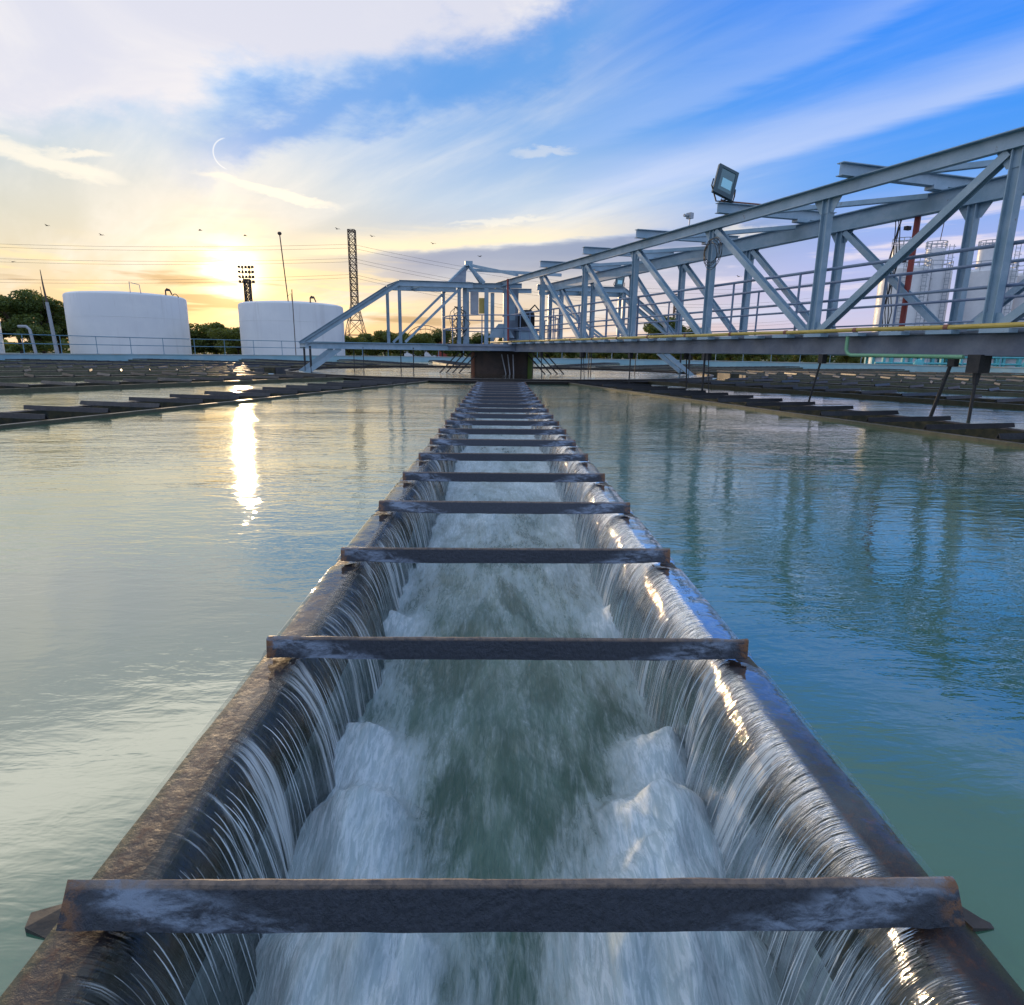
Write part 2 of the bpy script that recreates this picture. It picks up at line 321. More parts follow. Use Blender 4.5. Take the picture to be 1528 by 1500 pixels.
m1 = k.n.new('ShaderNodeMixShader'); k.l.new(k.mul(film, k.m('POWER', fr.outputs[0], .65)), m1.inputs[0]); k.l.new(tp.outputs[0], m1.inputs[1]); k.l.new(gl.outputs[0], m1.inputs[2])
m2 = k.n.new('ShaderNodeMixShader'); k.l.new(k.mul(white, .80), m2.inputs[0]); k.l.new(m1.outputs[0], m2.inputs[1]); k.l.new(b.outputs[0], m2.inputs[2])
k.l.new(m2.outputs[0], [q for q in k.n if q.type == 'OUTPUT_MATERIAL'][0].inputs[0]); MAT['fall'] = m
m, k, b = mat('clear_strand'); setp(k, b, base=(.72, .80, .86), rough=.12, ior=1.4, coat=.6); MAT['strand'] = m

m, k, b = mat('dry_ground'); P = pos(k); n = k.noise(P, .15, 6., .6); f = k.noise(P, 2.5, 5., .6)
c = k.mix(k.ss(n, .35, .65), (.055, .085, .03), (.13, .12, .08)); c = k.mix(k.mul(f, .5), c, (.04, .06, .02))
setp(k, b, base=c, rough=.95); MAT['ground'] = m

# ------------------------------------------------------------------ mesh builder and object helpers
class MB:
    def __init__(s): s.v = []; s.f = []
    def ext(s, sec, p0, p1, upv=(0, 0, 1), cap=True):
        p0, p1 = Vector(p0), Vector(p1); d = (p1 - p0).normalized(); u = Vector(upv)
        if abs(d.dot(u)) > .98: u = Vector((1, 0, 0))
        sd = d.cross(u).normalized(); u = sd.cross(d)
        o = len(s.v); n = len(sec)
        for q in (p0, p1):
            for a, b_ in sec: s.v.append(q + sd * a + u * b_)
        for i in range(n): j = (i + 1) % n; s.f.append((o + i, o + j, o + n + j, o + n + i))
        if cap: s.f.append(tuple(range(o + n - 1, o - 1, -1))); s.f.append(tuple(range(o + n, o + 2 * n)))
        return s
    def box(s, c, sz, rz=0.):
        c = Vector(c); h_ = Vector(sz) / 2; ro = Matrix.Rotation(rz, 3, 'Z'); o = len(s.v)
        for z in (-1, 1):
            for x, y_ in ((-1, -1), (1, -1), (1, 1), (-1, 1)): s.v.append(c + ro @ Vector((x * h_.x, y_ * h_.y, z * h_.z)))
        for f in ((3, 2, 1, 0), (4, 5, 6, 7), (0, 1, 5, 4), (1, 2, 6, 5), (2, 3, 7, 6), (3, 0, 4, 7)): s.f.append(tuple(o + i for i in f))
        return s
    def rect(s, p0, p1, w_, h_, upv=(0, 0, 1)): return s.ext([(-w_ / 2, -h_ / 2), (w_ / 2, -h_ / 2), (w_ / 2, h_ / 2), (-w_ / 2, h_ / 2)], p0, p1, upv)
    def tube(s, pts, r0, n=8, r1=None, cap=True):
        pts = [Vector(q) for q in pts]; o = len(s.v); L = len(pts); r1 = r0 if r1 is None else r1
        pu = None
        for i, q in enumerate(pts):
            d = ((pts[min(i + 1, L - 1)] - pts[max(i - 1, 0)])).normalized()
            if pu is None: pu = Vector((0, 0, 1)) if abs(d.z) < .9 else Vector((1, 0, 0))
            sd = d.cross(pu).normalized(); u = sd.cross(d).normalized(); pu = u
            rr = r0 + (r1 - r0) * i / max(1, L - 1)
            for j in range(n): t = 2 * math.pi * j / n; s.v.append(q + sd * math.cos(t) * rr + u * math.sin(t) * rr)
        for i in range(L - 1):
            for j in range(n): a = o + i * n + j; b_ = o + i * n + (j + 1) % n; s.f.append((a, b_, b_ + n, a + n))
        if cap: s.f.append(tuple(range(o + n - 1, o - 1, -1))); s.f.append(tuple(o + (L - 1) * n + j for j in range(n)))
        return s
    def lathe(s, prof, c=(0, 0, 0), n=32, a0=0., a1=2 * math.pi, cap=False):
        c = Vector(c); o = len(s.v); full = abs(a1 - a0 - 2 * math.pi) < 1e-6; m_ = n if full else n + 1
        for r_, z in prof:
            for j in range(m_): t = a0 + (a1 - a0) * j / n; s.v.append(c + Vector((math.cos(t) * r_, math.sin(t) * r_, z)))
        for i in range(len(prof) - 1):
            for j in range(n): jj = (j + 1) % m_; a = o + i * m_; s.f.append((a + j, a + jj, a + m_ + jj, a + m_ + j))
        if cap: s.f.append(tuple(o + j for j in range(m_ - 1, -1, -1))); a = o + (len(prof) - 1) * m_; s.f.append(tuple(a + j for j in range(m_)))
        return s
    def mesh(s, name, origin=(0, 0, 0), smooth=True):
        me = bpy.data.meshes.new(name); og = Vector(origin)
        me.from_pydata([tuple(Vector(q) - og) for q in s.v], [], s.f); me.update()
        if smooth:
            for pl in me.polygons: pl.use_smooth = True
            me.set_sharp_from_angle(angle=R_(35))
        return me
WO = {}
def tag(o, label=None, cat=None, group=None, kind=None):
    if label: o['label'] = label
    if cat: o['category'] = cat
    if group: o['group'] = group
    if kind: o['kind'] = kind
    return o
def empty(name, loc=(0, 0, 0), rz=0., **kw):
    o = bpy.data.objects.new(name, None); COL.objects.link(o); o.location = loc; o.rotation_euler = (0, 0, rz); o.empty_display_size = .3
    WO[o] = Vector(loc); return tag(o, **kw)
def part(mb, name, mt, parent=None, origin=None, local=False, smooth=True, **kw):
    """mb is in world coordinates (or in the parent's own when local); the part's origin goes to 'origin'"""
    po = Vector((0, 0, 0)) if (parent is None or local) else WO[parent]
    og = Vector(origin) if origin is not None else po
    me = mb.mesh(name, og, smooth); me.materials.append(MAT[mt] if isinstance(mt, str) else mt)
    o = bpy.data.objects.new(name, me); COL.objects.link(o); o.location = og - po
    if parent is not None: o.parent = parent
    WO[o] = og if not local else Vector((0, 0, 0)); return tag(o, **kw)
def copy_tree(o, parent=None):
    c = o.copy(); COL.objects.link(c); c.parent = parent
    for ch in list(o.children): copy_tree(ch, c)
    return c
def I(h_, w_, t=.012): return [(-w_/2, -h_/2), (w_/2, -h_/2), (w_/2, -h_/2+t), (t/2, -h_/2+t), (t/2, h_/2-t), (w_/2, h_/2-t), (w_/2, h_/2), (-w_/2, h_/2), (-w_/2, h_/2-t), (-t/2, h_/2-t), (-t/2, -h_/2+t), (-w_/2, -h_/2+t)]
def CH(h_, w_, t=.012, s=1):
    q = [(0, -h_/2), (w_, -h_/2), (w_, -h_/2+t), (t, -h_/2+t), (t, h_/2-t), (w_, h_/2-t), (w_, h_/2), (0, h_/2)]
    return q if s > 0 else [(-a, b_) for a, b_ in reversed(q)]
def LS(a, t=.01, s=1): 
    q = [(0, 0), (a, 0), (a, t), (t, t), (t, a), (0, a)]
    return q if s > 0 else [(-x, y_) for x, y_ in reversed(q)]

CX, CY = 0., 25.5                      # clarifier centre
RW, RIN, ROUT = 26., 8.0, 9.2          # wall, inner and outer radius of the ring launder

# ------------------------------------------------------------------ ground and basin
g = MB().lathe([(RW + .26, -.30), (60, -.45), (300, -.6), (2500, -.6)], (CX, CY, 0), 96)
tag(part(g, 'ground', 'ground', origin=(CX, CY, 0)), kind='structure')
f_ = MB(); f_.lathe([(.01, -2.6), (RW + .2, -2.6)], (CX, CY, 0), 64)
tag(part(f_, 'basin_floor', 'concrete', origin=(CX, CY, 0)), kind='structure')
wl = empty('basin_wall', (CX, CY, -2.6), label='pale blue round concrete tank wall enclosing the green water', cat='wall')
wb = MB().lathe([(RW, -2.6), (RW, .34), (RW + .24, .34), (RW + .24, -2.6)], (CX, CY, 0), 160); part(wb, 'wall_face', 'wall', wl)
wb = MB().lathe([(RW - .03, .342), (RW - .03, .40), (RW + .27, .40), (RW + .27, .342), (RW - .03, .342)], (CX, CY, 0), 160); part(wb, 'coping', 'coping', wl)
rl = empty('wall_railing', (CX, CY, .4), label='thin blue grey two-bar railing standing on the round tank wall', cat='railing')
NP = 84
for k_, z in enumerate((1.36, .90)):
    part(MB().tube([(CX + math.cos(2*math.pi*j/168) * (RW+.12), CY + math.sin(2*math.pi*j/168) * (RW+.12), z) for j in range(169)], .024, 6), 'rail', 'wallrail', rl)
post_me = None
for j in range(NP):
    t = 2 * math.pi * (j + .5) / NP; c_ = Vector((CX + math.cos(t) * (RW+.12), CY + math.sin(t) * (RW+.12), .4))
    if post_me is None:
        pm = MB().tube([(0, 0, 0), (0, 0, .96)], .022, 6); pm.box((0, 0, .006), (.12, .12, .012)); post_me = pm.mesh('post'); post_me.materials.append(MAT['wallrail'])
    o = bpy.data.objects.new('post', post_me); COL.objects.link(o); o.parent = rl; o.location = c_ - WO[rl]; o.rotation_euler = (0, 0, t)

# ------------------------------------------------------------------ radial troughs
KR, KL = 14.6, 15.35
angs = [0.] + [KR * i for i in range(1, 13)] + [-KL * i for i in range(1, 12)]      # degrees, 0 points at the camera, positive to the right
Y0, SP = .715, .747
RM = 17.5
def ly(Yw): return Yw - (CY - RM)      # world Y of the central trough -> its local y
def bar_mesh(seed, segs=48):
    rnd = random.Random(seed); mb = MB()
    outer = [(-.016, -.050), (-.010, -.053), (-.003, -.0095), (0., -.005), (.005, -.0095), (.026, -.053), (.032, -.050), (.006, .0), (0., .0025), (-.0045, .0)]
    n = len(outer); xs = [-.6 + 1.2 * i / segs for i in range(segs + 1)]
    for i, x in enumerate(xs):
        e = max(0, (abs(x) - .40) / .2)
        for (a, z) in outer:
            q = Vector((x * 9 + seed * 3.7, a * 30, z * 30)); j = noise.noise(q) * .0012 * (1 + 2.2 * e)
            j2 = noise.noise(q * 2.3 + Vector((5, 1, 2))) * .0016 * (1 + 2.5 * e)
            if z < -.03: z += .005 * min(1, e * 1.6) + .010 * e * noise.noise(Vector((x * 40 + seed, 2, 1))); a += .004 * e * noise.noise(Vector((x * 55, seed, 1)))
            mb.v.append(Vector((x + (noise.noise(q * 3) * .004 if i in (0, segs) else 0), a + j, z + j2)))
    for i in range(segs):
        for j in range(n): a = i * n + j; b_ = i * n + (j + 1) % n; mb.f.append((a, a + n, b_ + n, b_))
    mb.f.append(tuple(range(n))); mb.f.append(tuple(segs * n + j for j in range(n - 1, -1, -1)))
    return mb
bar_mbs = [bar_mesh(i) for i in range(5)]
bar_mes = []
for q in bar_mbs:
    me = q.mesh('cross_bar'); me.materials.append(MAT['bar']); bar_mes.append(me)
pl_me = bar_mesh(9, 10).mesh('cross_bar'); pl_me.materials.append(MAT['barplain'])
YEND = CY - ROUT                                                  # 16.3
YST = CY - RW + .02
def make_trough(dry, label):
    L0, L1 = ly(YST), ly(YEND + .02)
    root = empty('overflow_trough', (CX, CY - RM, 0), label=label, cat='water trough', group='overflow troughs radiating from the centre ring')
    for s in (-1, 1):
        mb = MB(); segs = 220 if dry else 900
        ys = [L0 + (L1 - L0) * (i / segs) for i in range(segs + 1)]
        prof = [(.535, -.012), (.535, -.003), (.540, .0005), (.580, .0035), (.610, .0028), (.6195, .0020), (.622, -.001), (.622, -.12), (.614, -.12), (.612, -.010)]
        n = len(prof)
        for i, yy in enumerate(ys):
            for a, z in prof:
                q = Vector((a * 8 * s, yy * 4, z * 8)); mb.v.append(Vector((s * (a + noise.noise(q) * .0020 + noise.noise(q * 5) * .0010), yy, z + noise.noise(q * 1.7) * .0010 + noise.noise(q * 6) * .0006)))
        for i in range(segs):
            for j in range(n):
                a = i * n + j; b_ = i * n + (j + 1) % n; mb.f.append((a, b_, b_ + n, a + n) if s > 0 else (b_, a, a + n, b_ + n))
        part(mb, 'rim', 'rimdry' if dry else 'rim', root, local=True)
        mb = MB(); mb.box((s * .534, (L0 + L1) / 2, -.264), (.008, L1 - L0, .50)); part(mb, 'side_wall', 'troughwall', root, local=True)
        for i in (range(-1, 21) if not dry else ()):
            yb = ly(Y0 + i * SP); mb = MB(); o_ = (s * .640, yb, -.06)
            c8 = [Vector((a, b_, z)) for z in (-.075, .004 if i == 0 else -.03) for a, b_ in ((.612, -.030), (.652, -.020), (.658, .012), (.612, .030))]
            mb.v = [Vector((s * (q.x + noise.noise(q * 40 + Vector((i, s, 0))) * .012), yb + q.y + noise.noise(q * 30 + Vector((i, 4, s))) * .012, q.z + noise.noise(q * 33 + Vector((7, i, s))) * .010)) for q in c8]
            fc = [(3, 2, 1, 0), (4, 5, 6, 7), (0, 1, 5, 4), (1, 2, 6, 5), (2, 3, 7, 6), (3, 0, 4, 7)]; mb.f = fc if s > 0 else [tuple(reversed(q)) for q in fc]
            part(mb, 'lug', 'darksteel', root, local=True)
    part(MB().box((0, (L0 + L1) / 2, -.517), (1.06, L1 - L0, .008)), 'trough_floor', 'troughwall', root, local=True)
    for i in range(-1, 21):
        o = bpy.data.objects.new('cross_bar', pl_me if dry else bar_mes[(i + 1) % 5]); COL.objects.link(o); o.parent = root
        o.location = (0, ly(Y0 + i * SP), .0615); o.rotation_euler = (0, R_(random.uniform(-.2, .2)), math.pi if (i % 3 == 0) else 0)
    return root
def grid_obj(name, mt, rows, cols, fn, uv=None, attr=None, parent=None, **kw):
    vs = []; fs = []
    for i in range(rows):
        for j in range(cols): vs.append(fn(i, j))
    for i in range(rows - 1):
        for j in range(cols - 1): a = i * cols + j; fs.append((a, a + 1, a + cols + 1, a + cols))
    me = bpy.data.meshes.new(name); me.from_pydata(vs, [], fs); me.update()
    for pl in me.polygons: pl.use_smooth = True
    if uv:
        ul = me.uv_layers.new(name='UVMap'); uvs = []
        for pl in me.polygons:
            for vi in pl.vertices: uvs.extend(uv(vi // cols, vi % cols))
        ul.data.foreach_set('uv', uvs)
    if attr:
        at = me.attributes.new('foam', 'FLOAT', 'POINT'); at.data.foreach_set('value', [attr(i, j) for i in range(rows) for j in range(cols)])
    me.materials.append(MAT[mt]); o = bpy.data.objects.new(name, me); COL.objects.link(o)
    if parent: o.parent = parent
    return tag(o, **kw)
WZ = -.30                                       # water level inside the troughs
MOUNDS = [(-.27, .86, .155, .15), (.25, .87, .175, .16), (-.325, 1.20, .115, .15), (.33, 1.19, .140, .165), (-.385, 1.50, .105, .10), (.40, 1.49, .090, .12),
          (-.46, 2.33, .085, .06), (.45, 2.38, .09, .06), (.28, 3.1, .12, .03), (-.2, 4.0, .16, .035), (.3, 5.2, .2, .04), (-.3, 6.3, .2, .04)]
def hump(x, Yw, m):
    mx, my, rr, hh_ = m; dx = (x - mx) / rr; dy = (Yw - my) / rr
    dx -= .35 * max(0, -dy) * (-1 if mx > 0 else 1) * .6                       # the tail bends towards mid-channel
    dy = dy / .8 if dy > 0 else dy / 2.0
    return math.sqrt(dx * dx + dy * dy)
def flow_fn(fine):
    ny = 1300 if fine else 160; nx = 150 if fine else 14
    Yn = YST + .02; Yf = YEND
    def yw(i): t = i / (ny - 1); return Yn + (Yf - Yn) * (t ** 1.7 if fine else t)
    def foamat(x, Yw):
        edge = max(0, (abs(x) - .22) / .27)
        fa = .15 + .34 * edge ** 1.2 + min(.30, max(0, (Yw - 1.9) * .11))
        for m in MOUNDS:
            d = hump(x, Yw, m); fa += (.40 * math.exp(-((d - .55) / .30) ** 2) + .26 * math.exp(-(d - .1) ** 2 * 2.) + .16 * math.exp(-((d - 1.2) / .5) ** 2)) * min(1, m[3] / .09)
        return fa
    def fn(i, j):
        Yw = yw(i); x = -.53 + 1.06 * j / (nx - 1); z = WZ
        q = Vector((x * 3.2, Yw * 1.6, 1.)); z += noise.noise(q) * .022 + noise.noise(q * 2.6) * .011 + noise.noise(Vector((x * 22, Yw * 7, 3))) * .0035
        z += .028 * max(0, (abs(x) - .25) / .25) ** 2
        for m in MOUNDS:
            d = hump(x, Yw, m)
            if d < 1.5: z += m[3] * .74 * math.exp(-(d * 1.05) ** 2.5) * (1 + .35 * noise.noise(Vector((x * 16, Yw * 9, 4)))) + .006 * math.exp(-d * d) * noise.noise(Vector((x * 70, Yw * 22, 9)))
        return (x, ly(Yw), z)
    return ny, nx, fn, (lambda i, j: foamat(-.53 + 1.06 * j / (nx - 1), yw(i)))
PROF = [(.632, .0016), (.620, .0044), (.600, .0062), (.582, .0068), (.566, .0070), (.553, .0066), (.541, .0046), (.530, .0005), (.519, -.007), (.508, -.018), (.498, -.032), (.489, -.049), (.481, -.069), (.474, -.092), (.467, -.119), (.460, -.150), (.454, -.186), (.448, -.226), (.443, -.268), (.439, -.305), (.436, -.335)]
def fall_fn(s, fine, seed):
    ys = [YST + .03]
    while ys[-1] < YEND - .02:
        yy = ys[-1]; ys.append(yy + ((.0030 if yy < 2.6 else .0045 if yy < 6 else .012) if fine else .05))
    nv = len(PROF)
    def fn(i, j):
        yy = ys[i]; a, z = PROF[j]; v = j / (nv - 1)
        # the throw of the jet varies along the rim, with ridges that grow as it falls
        q = Vector((yy * 2.2 + seed, v * .8, seed)); q2 = Vector((yy * 14 + v * .6, v * 1.3, seed + 3)); q3 = Vector((yy * 55 + v * .8, v * 1.2, seed + 6)); q4 = Vector((yy * 150, v * 1.2, seed))
        thr = max(0, v - .25); k_ = .9 + .8 * noise.noise(q)
        rr_ = min(1., max(0., (j - 4) / 3.)); d = thr * (-.018 + .075 * noise.noise(q) * (1.3 if yy < 3 else .6)) + thr * .028 * noise.noise(q2) + rr_ * ((.06 + thr) * .0095 * noise.noise(q3) + (.05 + thr) * .0034 * noise.noise(q4))
        # notches where a cross bar parts the flow
        ph = (yy - Y0) / SP; dn = abs(ph - round(ph)) * SP
        near = math.exp(-(dn / .045) ** 2)
        lean = thr * .05 * math.sin(yy * 3.1 + seed)
        zz = z + (.0016 * noise.noise(q2) if j < 8 else .004 * noise.noise(q2))
        zz -= near * (.004 if j < 9 else .012)
        return (s * (a + d + near * .012 * thr * 2), ly(yy) + lean * .4 - thr * .02, zz)
    return len(ys), nv, fn, (lambda i, j: (ys[i], j / (nv - 1)))
WATER_PARTS = {}
def add_water(root, fine, seed=0, fall=True):
    ny, nx, fn, at = flow_fn(fine)
    grid_obj('flowing_water', 'flow', ny, nx, fn, attr=at, parent=root)
    for s in ((-1, 1) if fall else ()):
        ny, nv, fn, uv = fall_fn(s, fine, seed + (s > 0) * 11)
        grid_obj('falling_water', 'fall', ny, nv, fn, uv=uv, parent=root)
words = ['first', 'second', 'third', 'fourth', 'fifth', 'sixth', 'seventh', 'eighth', 'ninth', 'tenth', 'eleventh', 'twelfth']
T0 = make_trough(False, 'long rust-rimmed overflow trough running straight away from the camera down the middle, white water inside')
add_water(T0, True)
T1 = make_trough(True, 'x'); add_water(T1, False, 5, False)
def place(t, deg):
    a = R_(deg); t.rotation_euler = (0, 0, a); t.location = (CX + math.sin(a) * RM, CY - math.cos(a) * RM, .032 if abs(deg) < 20 else .075)
first = True
for i, a in enumerate(angs[1:]):
    t = T1 if i == 0 else copy_tree(T1)
    side = 'right' if a > 0 else 'left'; n_ = i if a > 0 else i - 12
    t['label'] = '%s dark barred overflow trough counted to the %s of the middle trough' % (words[n_], side)
    place(t, a)

# ------------------------------------------------------------------ ring launder and water surfaces
rg = empty('ring_launder', (CX, CY, -.5), label='dark steel ring channel circling the central drum, joined by every trough', cat='water channel')
part(MB().lathe([(RIN - .06, .055), (RIN - .06, .065), (RIN + .05, .065), (RIN + .05, .055), (RIN + .012, .055), (RIN + .012, -.5), (RIN, -.5), (RIN, .055), (RIN - .06, .055)], (CX, CY, 0), 128), 'inner_lip', 'darksteel', rg)
ob = MB()
sa = sorted(angs)
def arc(r_, a0, a1, n): return [(CX + math.sin(a0 + (a1 - a0) * i / n) * r_, CY - math.cos(a0 + (a1 - a0) * i / n) * r_) for i in range(n + 1)]
wt = MB()
for i, a in enumerate(sa):
    a0, a1 = R_(a), R_(sa[(i + 1) % len(sa)] + (360 if i == len(sa) - 1 else 0))
    di, do = math.asin(.616 / ROUT), math.asin(.616 / RW)
    A_, B_ = arc(ROUT + .0, a0 + di, a1 - di, 8), arc(RW, a0 + do, a1 - do, 8)
    rows = 14; o = len(wt.v)
    for q in range(rows + 1):
        t = q / rows
        for (x0, y0_), (x1, y1_) in zip(A_, B_): wt.v.append(Vector((x0 + (x1 - x0) * t, y0_ + (y1_ - y0_) * t, 0)))
    for q in range(rows):
        for j in range(8): b_ = o + q * 9 + j; wt.f.append((b_, b_ + 9, b_ + 10, b_ + 1))
    # ring outer wall between troughs
    o = len(ob.v); A2 = arc(ROUT, a0 + di - .004, a1 - di + .004, 8); A3 = arc(ROUT - .012, a0 + di - .004, a1 - di + .004, 8); A4 = arc(ROUT + .09, a0 + di - .004, a1 - di + .004, 8)
    pr = [(A3, -.5), (A3, .060), (A4, .060), (A4, .048), (A2, .048), (A2, -.5)]
    for P_, z in pr:
        for x_, y_ in P_: ob.v.append(Vector((x_, y_, z)))
    for q in range(5):
        for j in range(8): b_ = o + q * 9 + j; ob.f.append((b_, b_ + 9, b_ + 10, b_ + 1))
    part(ob, 'outer_lip', 'darksteel', rg); ob = MB()
tag(part(wt, 'tank_water', 'water', origin=(CX, CY, 0), smooth=False), kind='structure')
tag(part(MB().lathe([(1.3, -.01), (RIN, -.01)], (CX, CY, 0), 96), 'inner_tank_water', 'water', origin=(CX, CY, 0)), kind='structure')
tag(part(MB().lathe([(RIN + .012, -.22), (ROUT - .012, -.22)], (CX, CY, 0), 96), 'ring_channel_water', 'water', origin=(CX, CY, 0)), kind='structure')

# ------------------------------------------------------------------ boils of foam and loose strands in the middle trough
for s in (-1, 1):
    mb = MB(); rnd = random.Random(30 + s)
    for q in range(260):
        yy = rnd.uniform(.25, 1.0) ** 1 if rnd.random() < .35 else rnd.uniform(.9, 4.2)
        ph = (yy - Y0) / SP
        th = rnd.uniform(.0, .05); v0 = rnd.uniform(.38, .62); v1 = min(1., v0 + rnd.uniform(.2, .5)); dr = rnd.uniform(-.03, .0)
        pts = []
        for i in range(9):
            v = v0 + (v1 - v0) * i / 8; fi = v * (len(PROF) - 1); i0 = min(int(fi), len(PROF) - 2); fr = fi - i0
            a = PROF[i0][0] * (1 - fr) + PROF[i0 + 1][0] * fr; z = PROF[i0][1] * (1 - fr) + PROF[i0 + 1][1] * fr
            lift = max(0, v - .3); pts.append((s * (a - .004 - lift * th), ly(yy + dr * lift * 2), z + .003))
        wd = rnd.uniform(.0004, .0013)
        mb.tube(pts[:5], wd * .3, 5, wd, cap=False); mb.tube(pts[4:], wd, 5, wd * .2, cap=False)
    part(mb, 'water_strands', 'strand', T0, local=True, kind='stuff')

# ------------------------------------------------------------------ rotating bridge
A0 = Vector((.15, 24.2, 0)); du = Vector((.33176, -.94336, 0)).normalized(); nB = Vector((.94336, .33176, 0)).normalized()
TN = [.03, 3.45, 6.4, 9.0, 11.85, 14.6, 17.33, 20., 22.7, 25.4]; TF = [.97, 3.42, 5.86, 8.3, 10.78, 13.2, 15.61, 18.05, 20.5, 22.95, 25.3]
def tpos(i):
    k_ = max(0, min(len(TN) - 2, int(math.floor(i)))); return TN[k_] + (TN[k_ + 1] - TN[k_]) * (i - k_)
def tinv(t):
    for k_ in range(len(TN) - 1):
        if t <= TN[k_ + 1] or k_ == len(TN) - 2: return k_ + (t - TN[k_]) / (TN[k_ + 1] - TN[k_])
OFF = 1.8; NPAN = 9
def B(i, off, z): return A0 + du * tpos(i) + nB * off + Vector((0, 0, z))
ZD, ZB, ZT = 1.10, .80, 3.31
br = empty('scraper_bridge', (A0.x + nB.x * .9, A0.y + nB.y * .9, ZB), label='long blue grey steel truss bridge over the water to the right', cat='bridge')
ZF = 3.30
for off, zt in ((0., ZT), (OFF, ZF)):
    sg = 1 if off == 0 else -1
    mb = MB().ext(LS(.17, .014, -sg) if off == 0 else I(.30, .16, .014), B(-.3, off, zt - (.17 if off == 0 else .15)), B(NPAN + .1, off, zt - (.17 if off == 0 else .15)))
    if off == 0:  # near top chord: a channel, web to the camera, wide flange on top
        mb = MB().ext([(.0, -.20), (.09, -.20), (.09, -.188), (.012, -.188), (.012, -.012), (.09, -.012), (.09, 0), (-.06, 0), (-.06, -.012), (0, -.012)], B(-.3, 0, zt), B(NPAN + .1, 0, zt))
    part(mb, 'top_chord', 'steel', br)
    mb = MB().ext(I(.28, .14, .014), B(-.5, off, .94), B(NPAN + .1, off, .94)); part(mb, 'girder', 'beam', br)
def shift(off, k_): return tinv(TF[k_]) if off else k_
for off in (0., OFF):
    zt = ZT - .20 if off == 0 else ZF - .30
    for q in range(0, NPAN + (2 if off else 1)):
        i = shift(off, q)
        if off and i > NPAN: continue
        part(MB().ext(I(.13, .12, .012), B(i, off, ZD - .02), B(i, off, zt), upv=du), 'post', 'steel', br)
        for z, h_ in ((zt + .0, -1), (ZD, 1)):
            g_ = MB()
            c_ = B(i, off - .012 * (1 if off == 0 else -1), z)
            sec = [(-.26, 0), (.26, 0), (.12, .2 * h_), (-.12, .2 * h_)]
            o = len(g_.v)
            for t in (-.005, .005):
                for a, b_ in sec: g_.v.append(c_ + du * a + Vector((0, 0, b_)) + nB * t)
            g_.f += [(o, o + 1, o + 2, o + 3), (o + 7, o + 6, o + 5, o + 4)] + [(o + j, o + (j + 1) % 4, o + 4 + (j + 1) % 4, o + 4 + j) for j in range(4)]
            part(g_, 'gusset_plate', 'steel', br)
    for q in range(0, NPAN):
        i = shift(off, q)
        i2 = shift(off, q + 1); e_ = .04 * (i2 - i)
        a_, b_ = (B(i + e_, off, zt - .02), B(i2 - e_, off, ZD + .02)) if q < (6 if off else 5) else (B(i + e_, off, ZD + .02), B(i2 - e_, off, zt - .02))
        part(MB().ext(I(.11, .10, .010), a_, b_, upv=nB), 'diagonal_brace', 'steel', br)
for q in range(1, NPAN + 1):
    i = q + .16; mb = MB().ext(I(.18, .13, .012), B(i, -.30, 3.404), B(i, OFF + .70, 3.455)); part(mb, 'cross_beam', 'steel', br)
    mb = MB().box(B(i, OFF - .12, 3.33), (.30, .16, .064), math.atan2(nB.y, nB.x)); part(mb, 'bearing_block', 'steel', br)
    if q < NPAN: part(MB().ext(LS(.09, .01), B(i + .05, .1, ZT - .06), B(i + .95, OFF - .1, ZF - .10)), 'wind_brace', 'steel', br)
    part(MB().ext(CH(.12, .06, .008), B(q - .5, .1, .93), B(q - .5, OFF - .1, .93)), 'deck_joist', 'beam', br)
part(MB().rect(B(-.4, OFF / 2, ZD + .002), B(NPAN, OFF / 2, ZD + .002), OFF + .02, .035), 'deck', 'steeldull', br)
mb = MB()
for q in range(0, NPAN * 4):
    i = q / 4. + .08; mb.box(B(i, -.16, ZD - .015), (.34, .16, .05), math.atan2(du.y, du.x))
part(mb, 'pipe_bracket', 'steel', br)
yp = part(MB().tube([B(-.35 + j * .25, -.17, ZD + .045 + .004 * math.sin(j * 1.7)) for j in range(int(NPAN * 4 + 2))], .030, 10), 'yellow_pipe', 'yellow', br, label='yellow pipe along the outer edge of the deck')
mb = MB()
for q in range(0, NPAN * 2): c_ = B(q / 2. + .35, -.17, ZD + .045); mb.tube([c_ - du * .03, c_ + du * .03], .036, 10)
part(mb, 'clamp', 'rustpanel', yp)
c_ = B(5.32, -.21, 1.09)
part(MB().tube([c_, c_ - Vector((0, 0, .05)), c_ - Vector((0, 0, .22)), c_ - Vector((0, 0, .27)) + du * .03, c_ - Vector((0, 0, .30)) + du * .09, c_ - Vector((0, 0, .31)) + du * 1.75], .026, 10), 'green_drain_pipe', 'green', br, label='green drain pipe bending under the deck edge')
for nm, off in (('near', .14), ('far', OFF - .14)):
    rr = part(MB().tube([B(-.2, off, ZD + 1.0), B(NPAN, off, ZD + 1.0)], .024, 8), 'handrail', 'rail', br)
    for z in (.52, .12): part(MB().tube([B(-.2, off, ZD + z), B(NPAN, off, ZD + z)], .020 if z > .2 else .012, 8), 'rail', 'rail', rr)
    for q in range(0, 16): part(MB().tube([B(q * .6 + (.0 if off < 1 else .22), off, ZD + .02), B(q * .6 + (.0 if off < 1 else .22), off, ZD + 1.0)], .020, 8), 'rail_post', 'rail', rr)
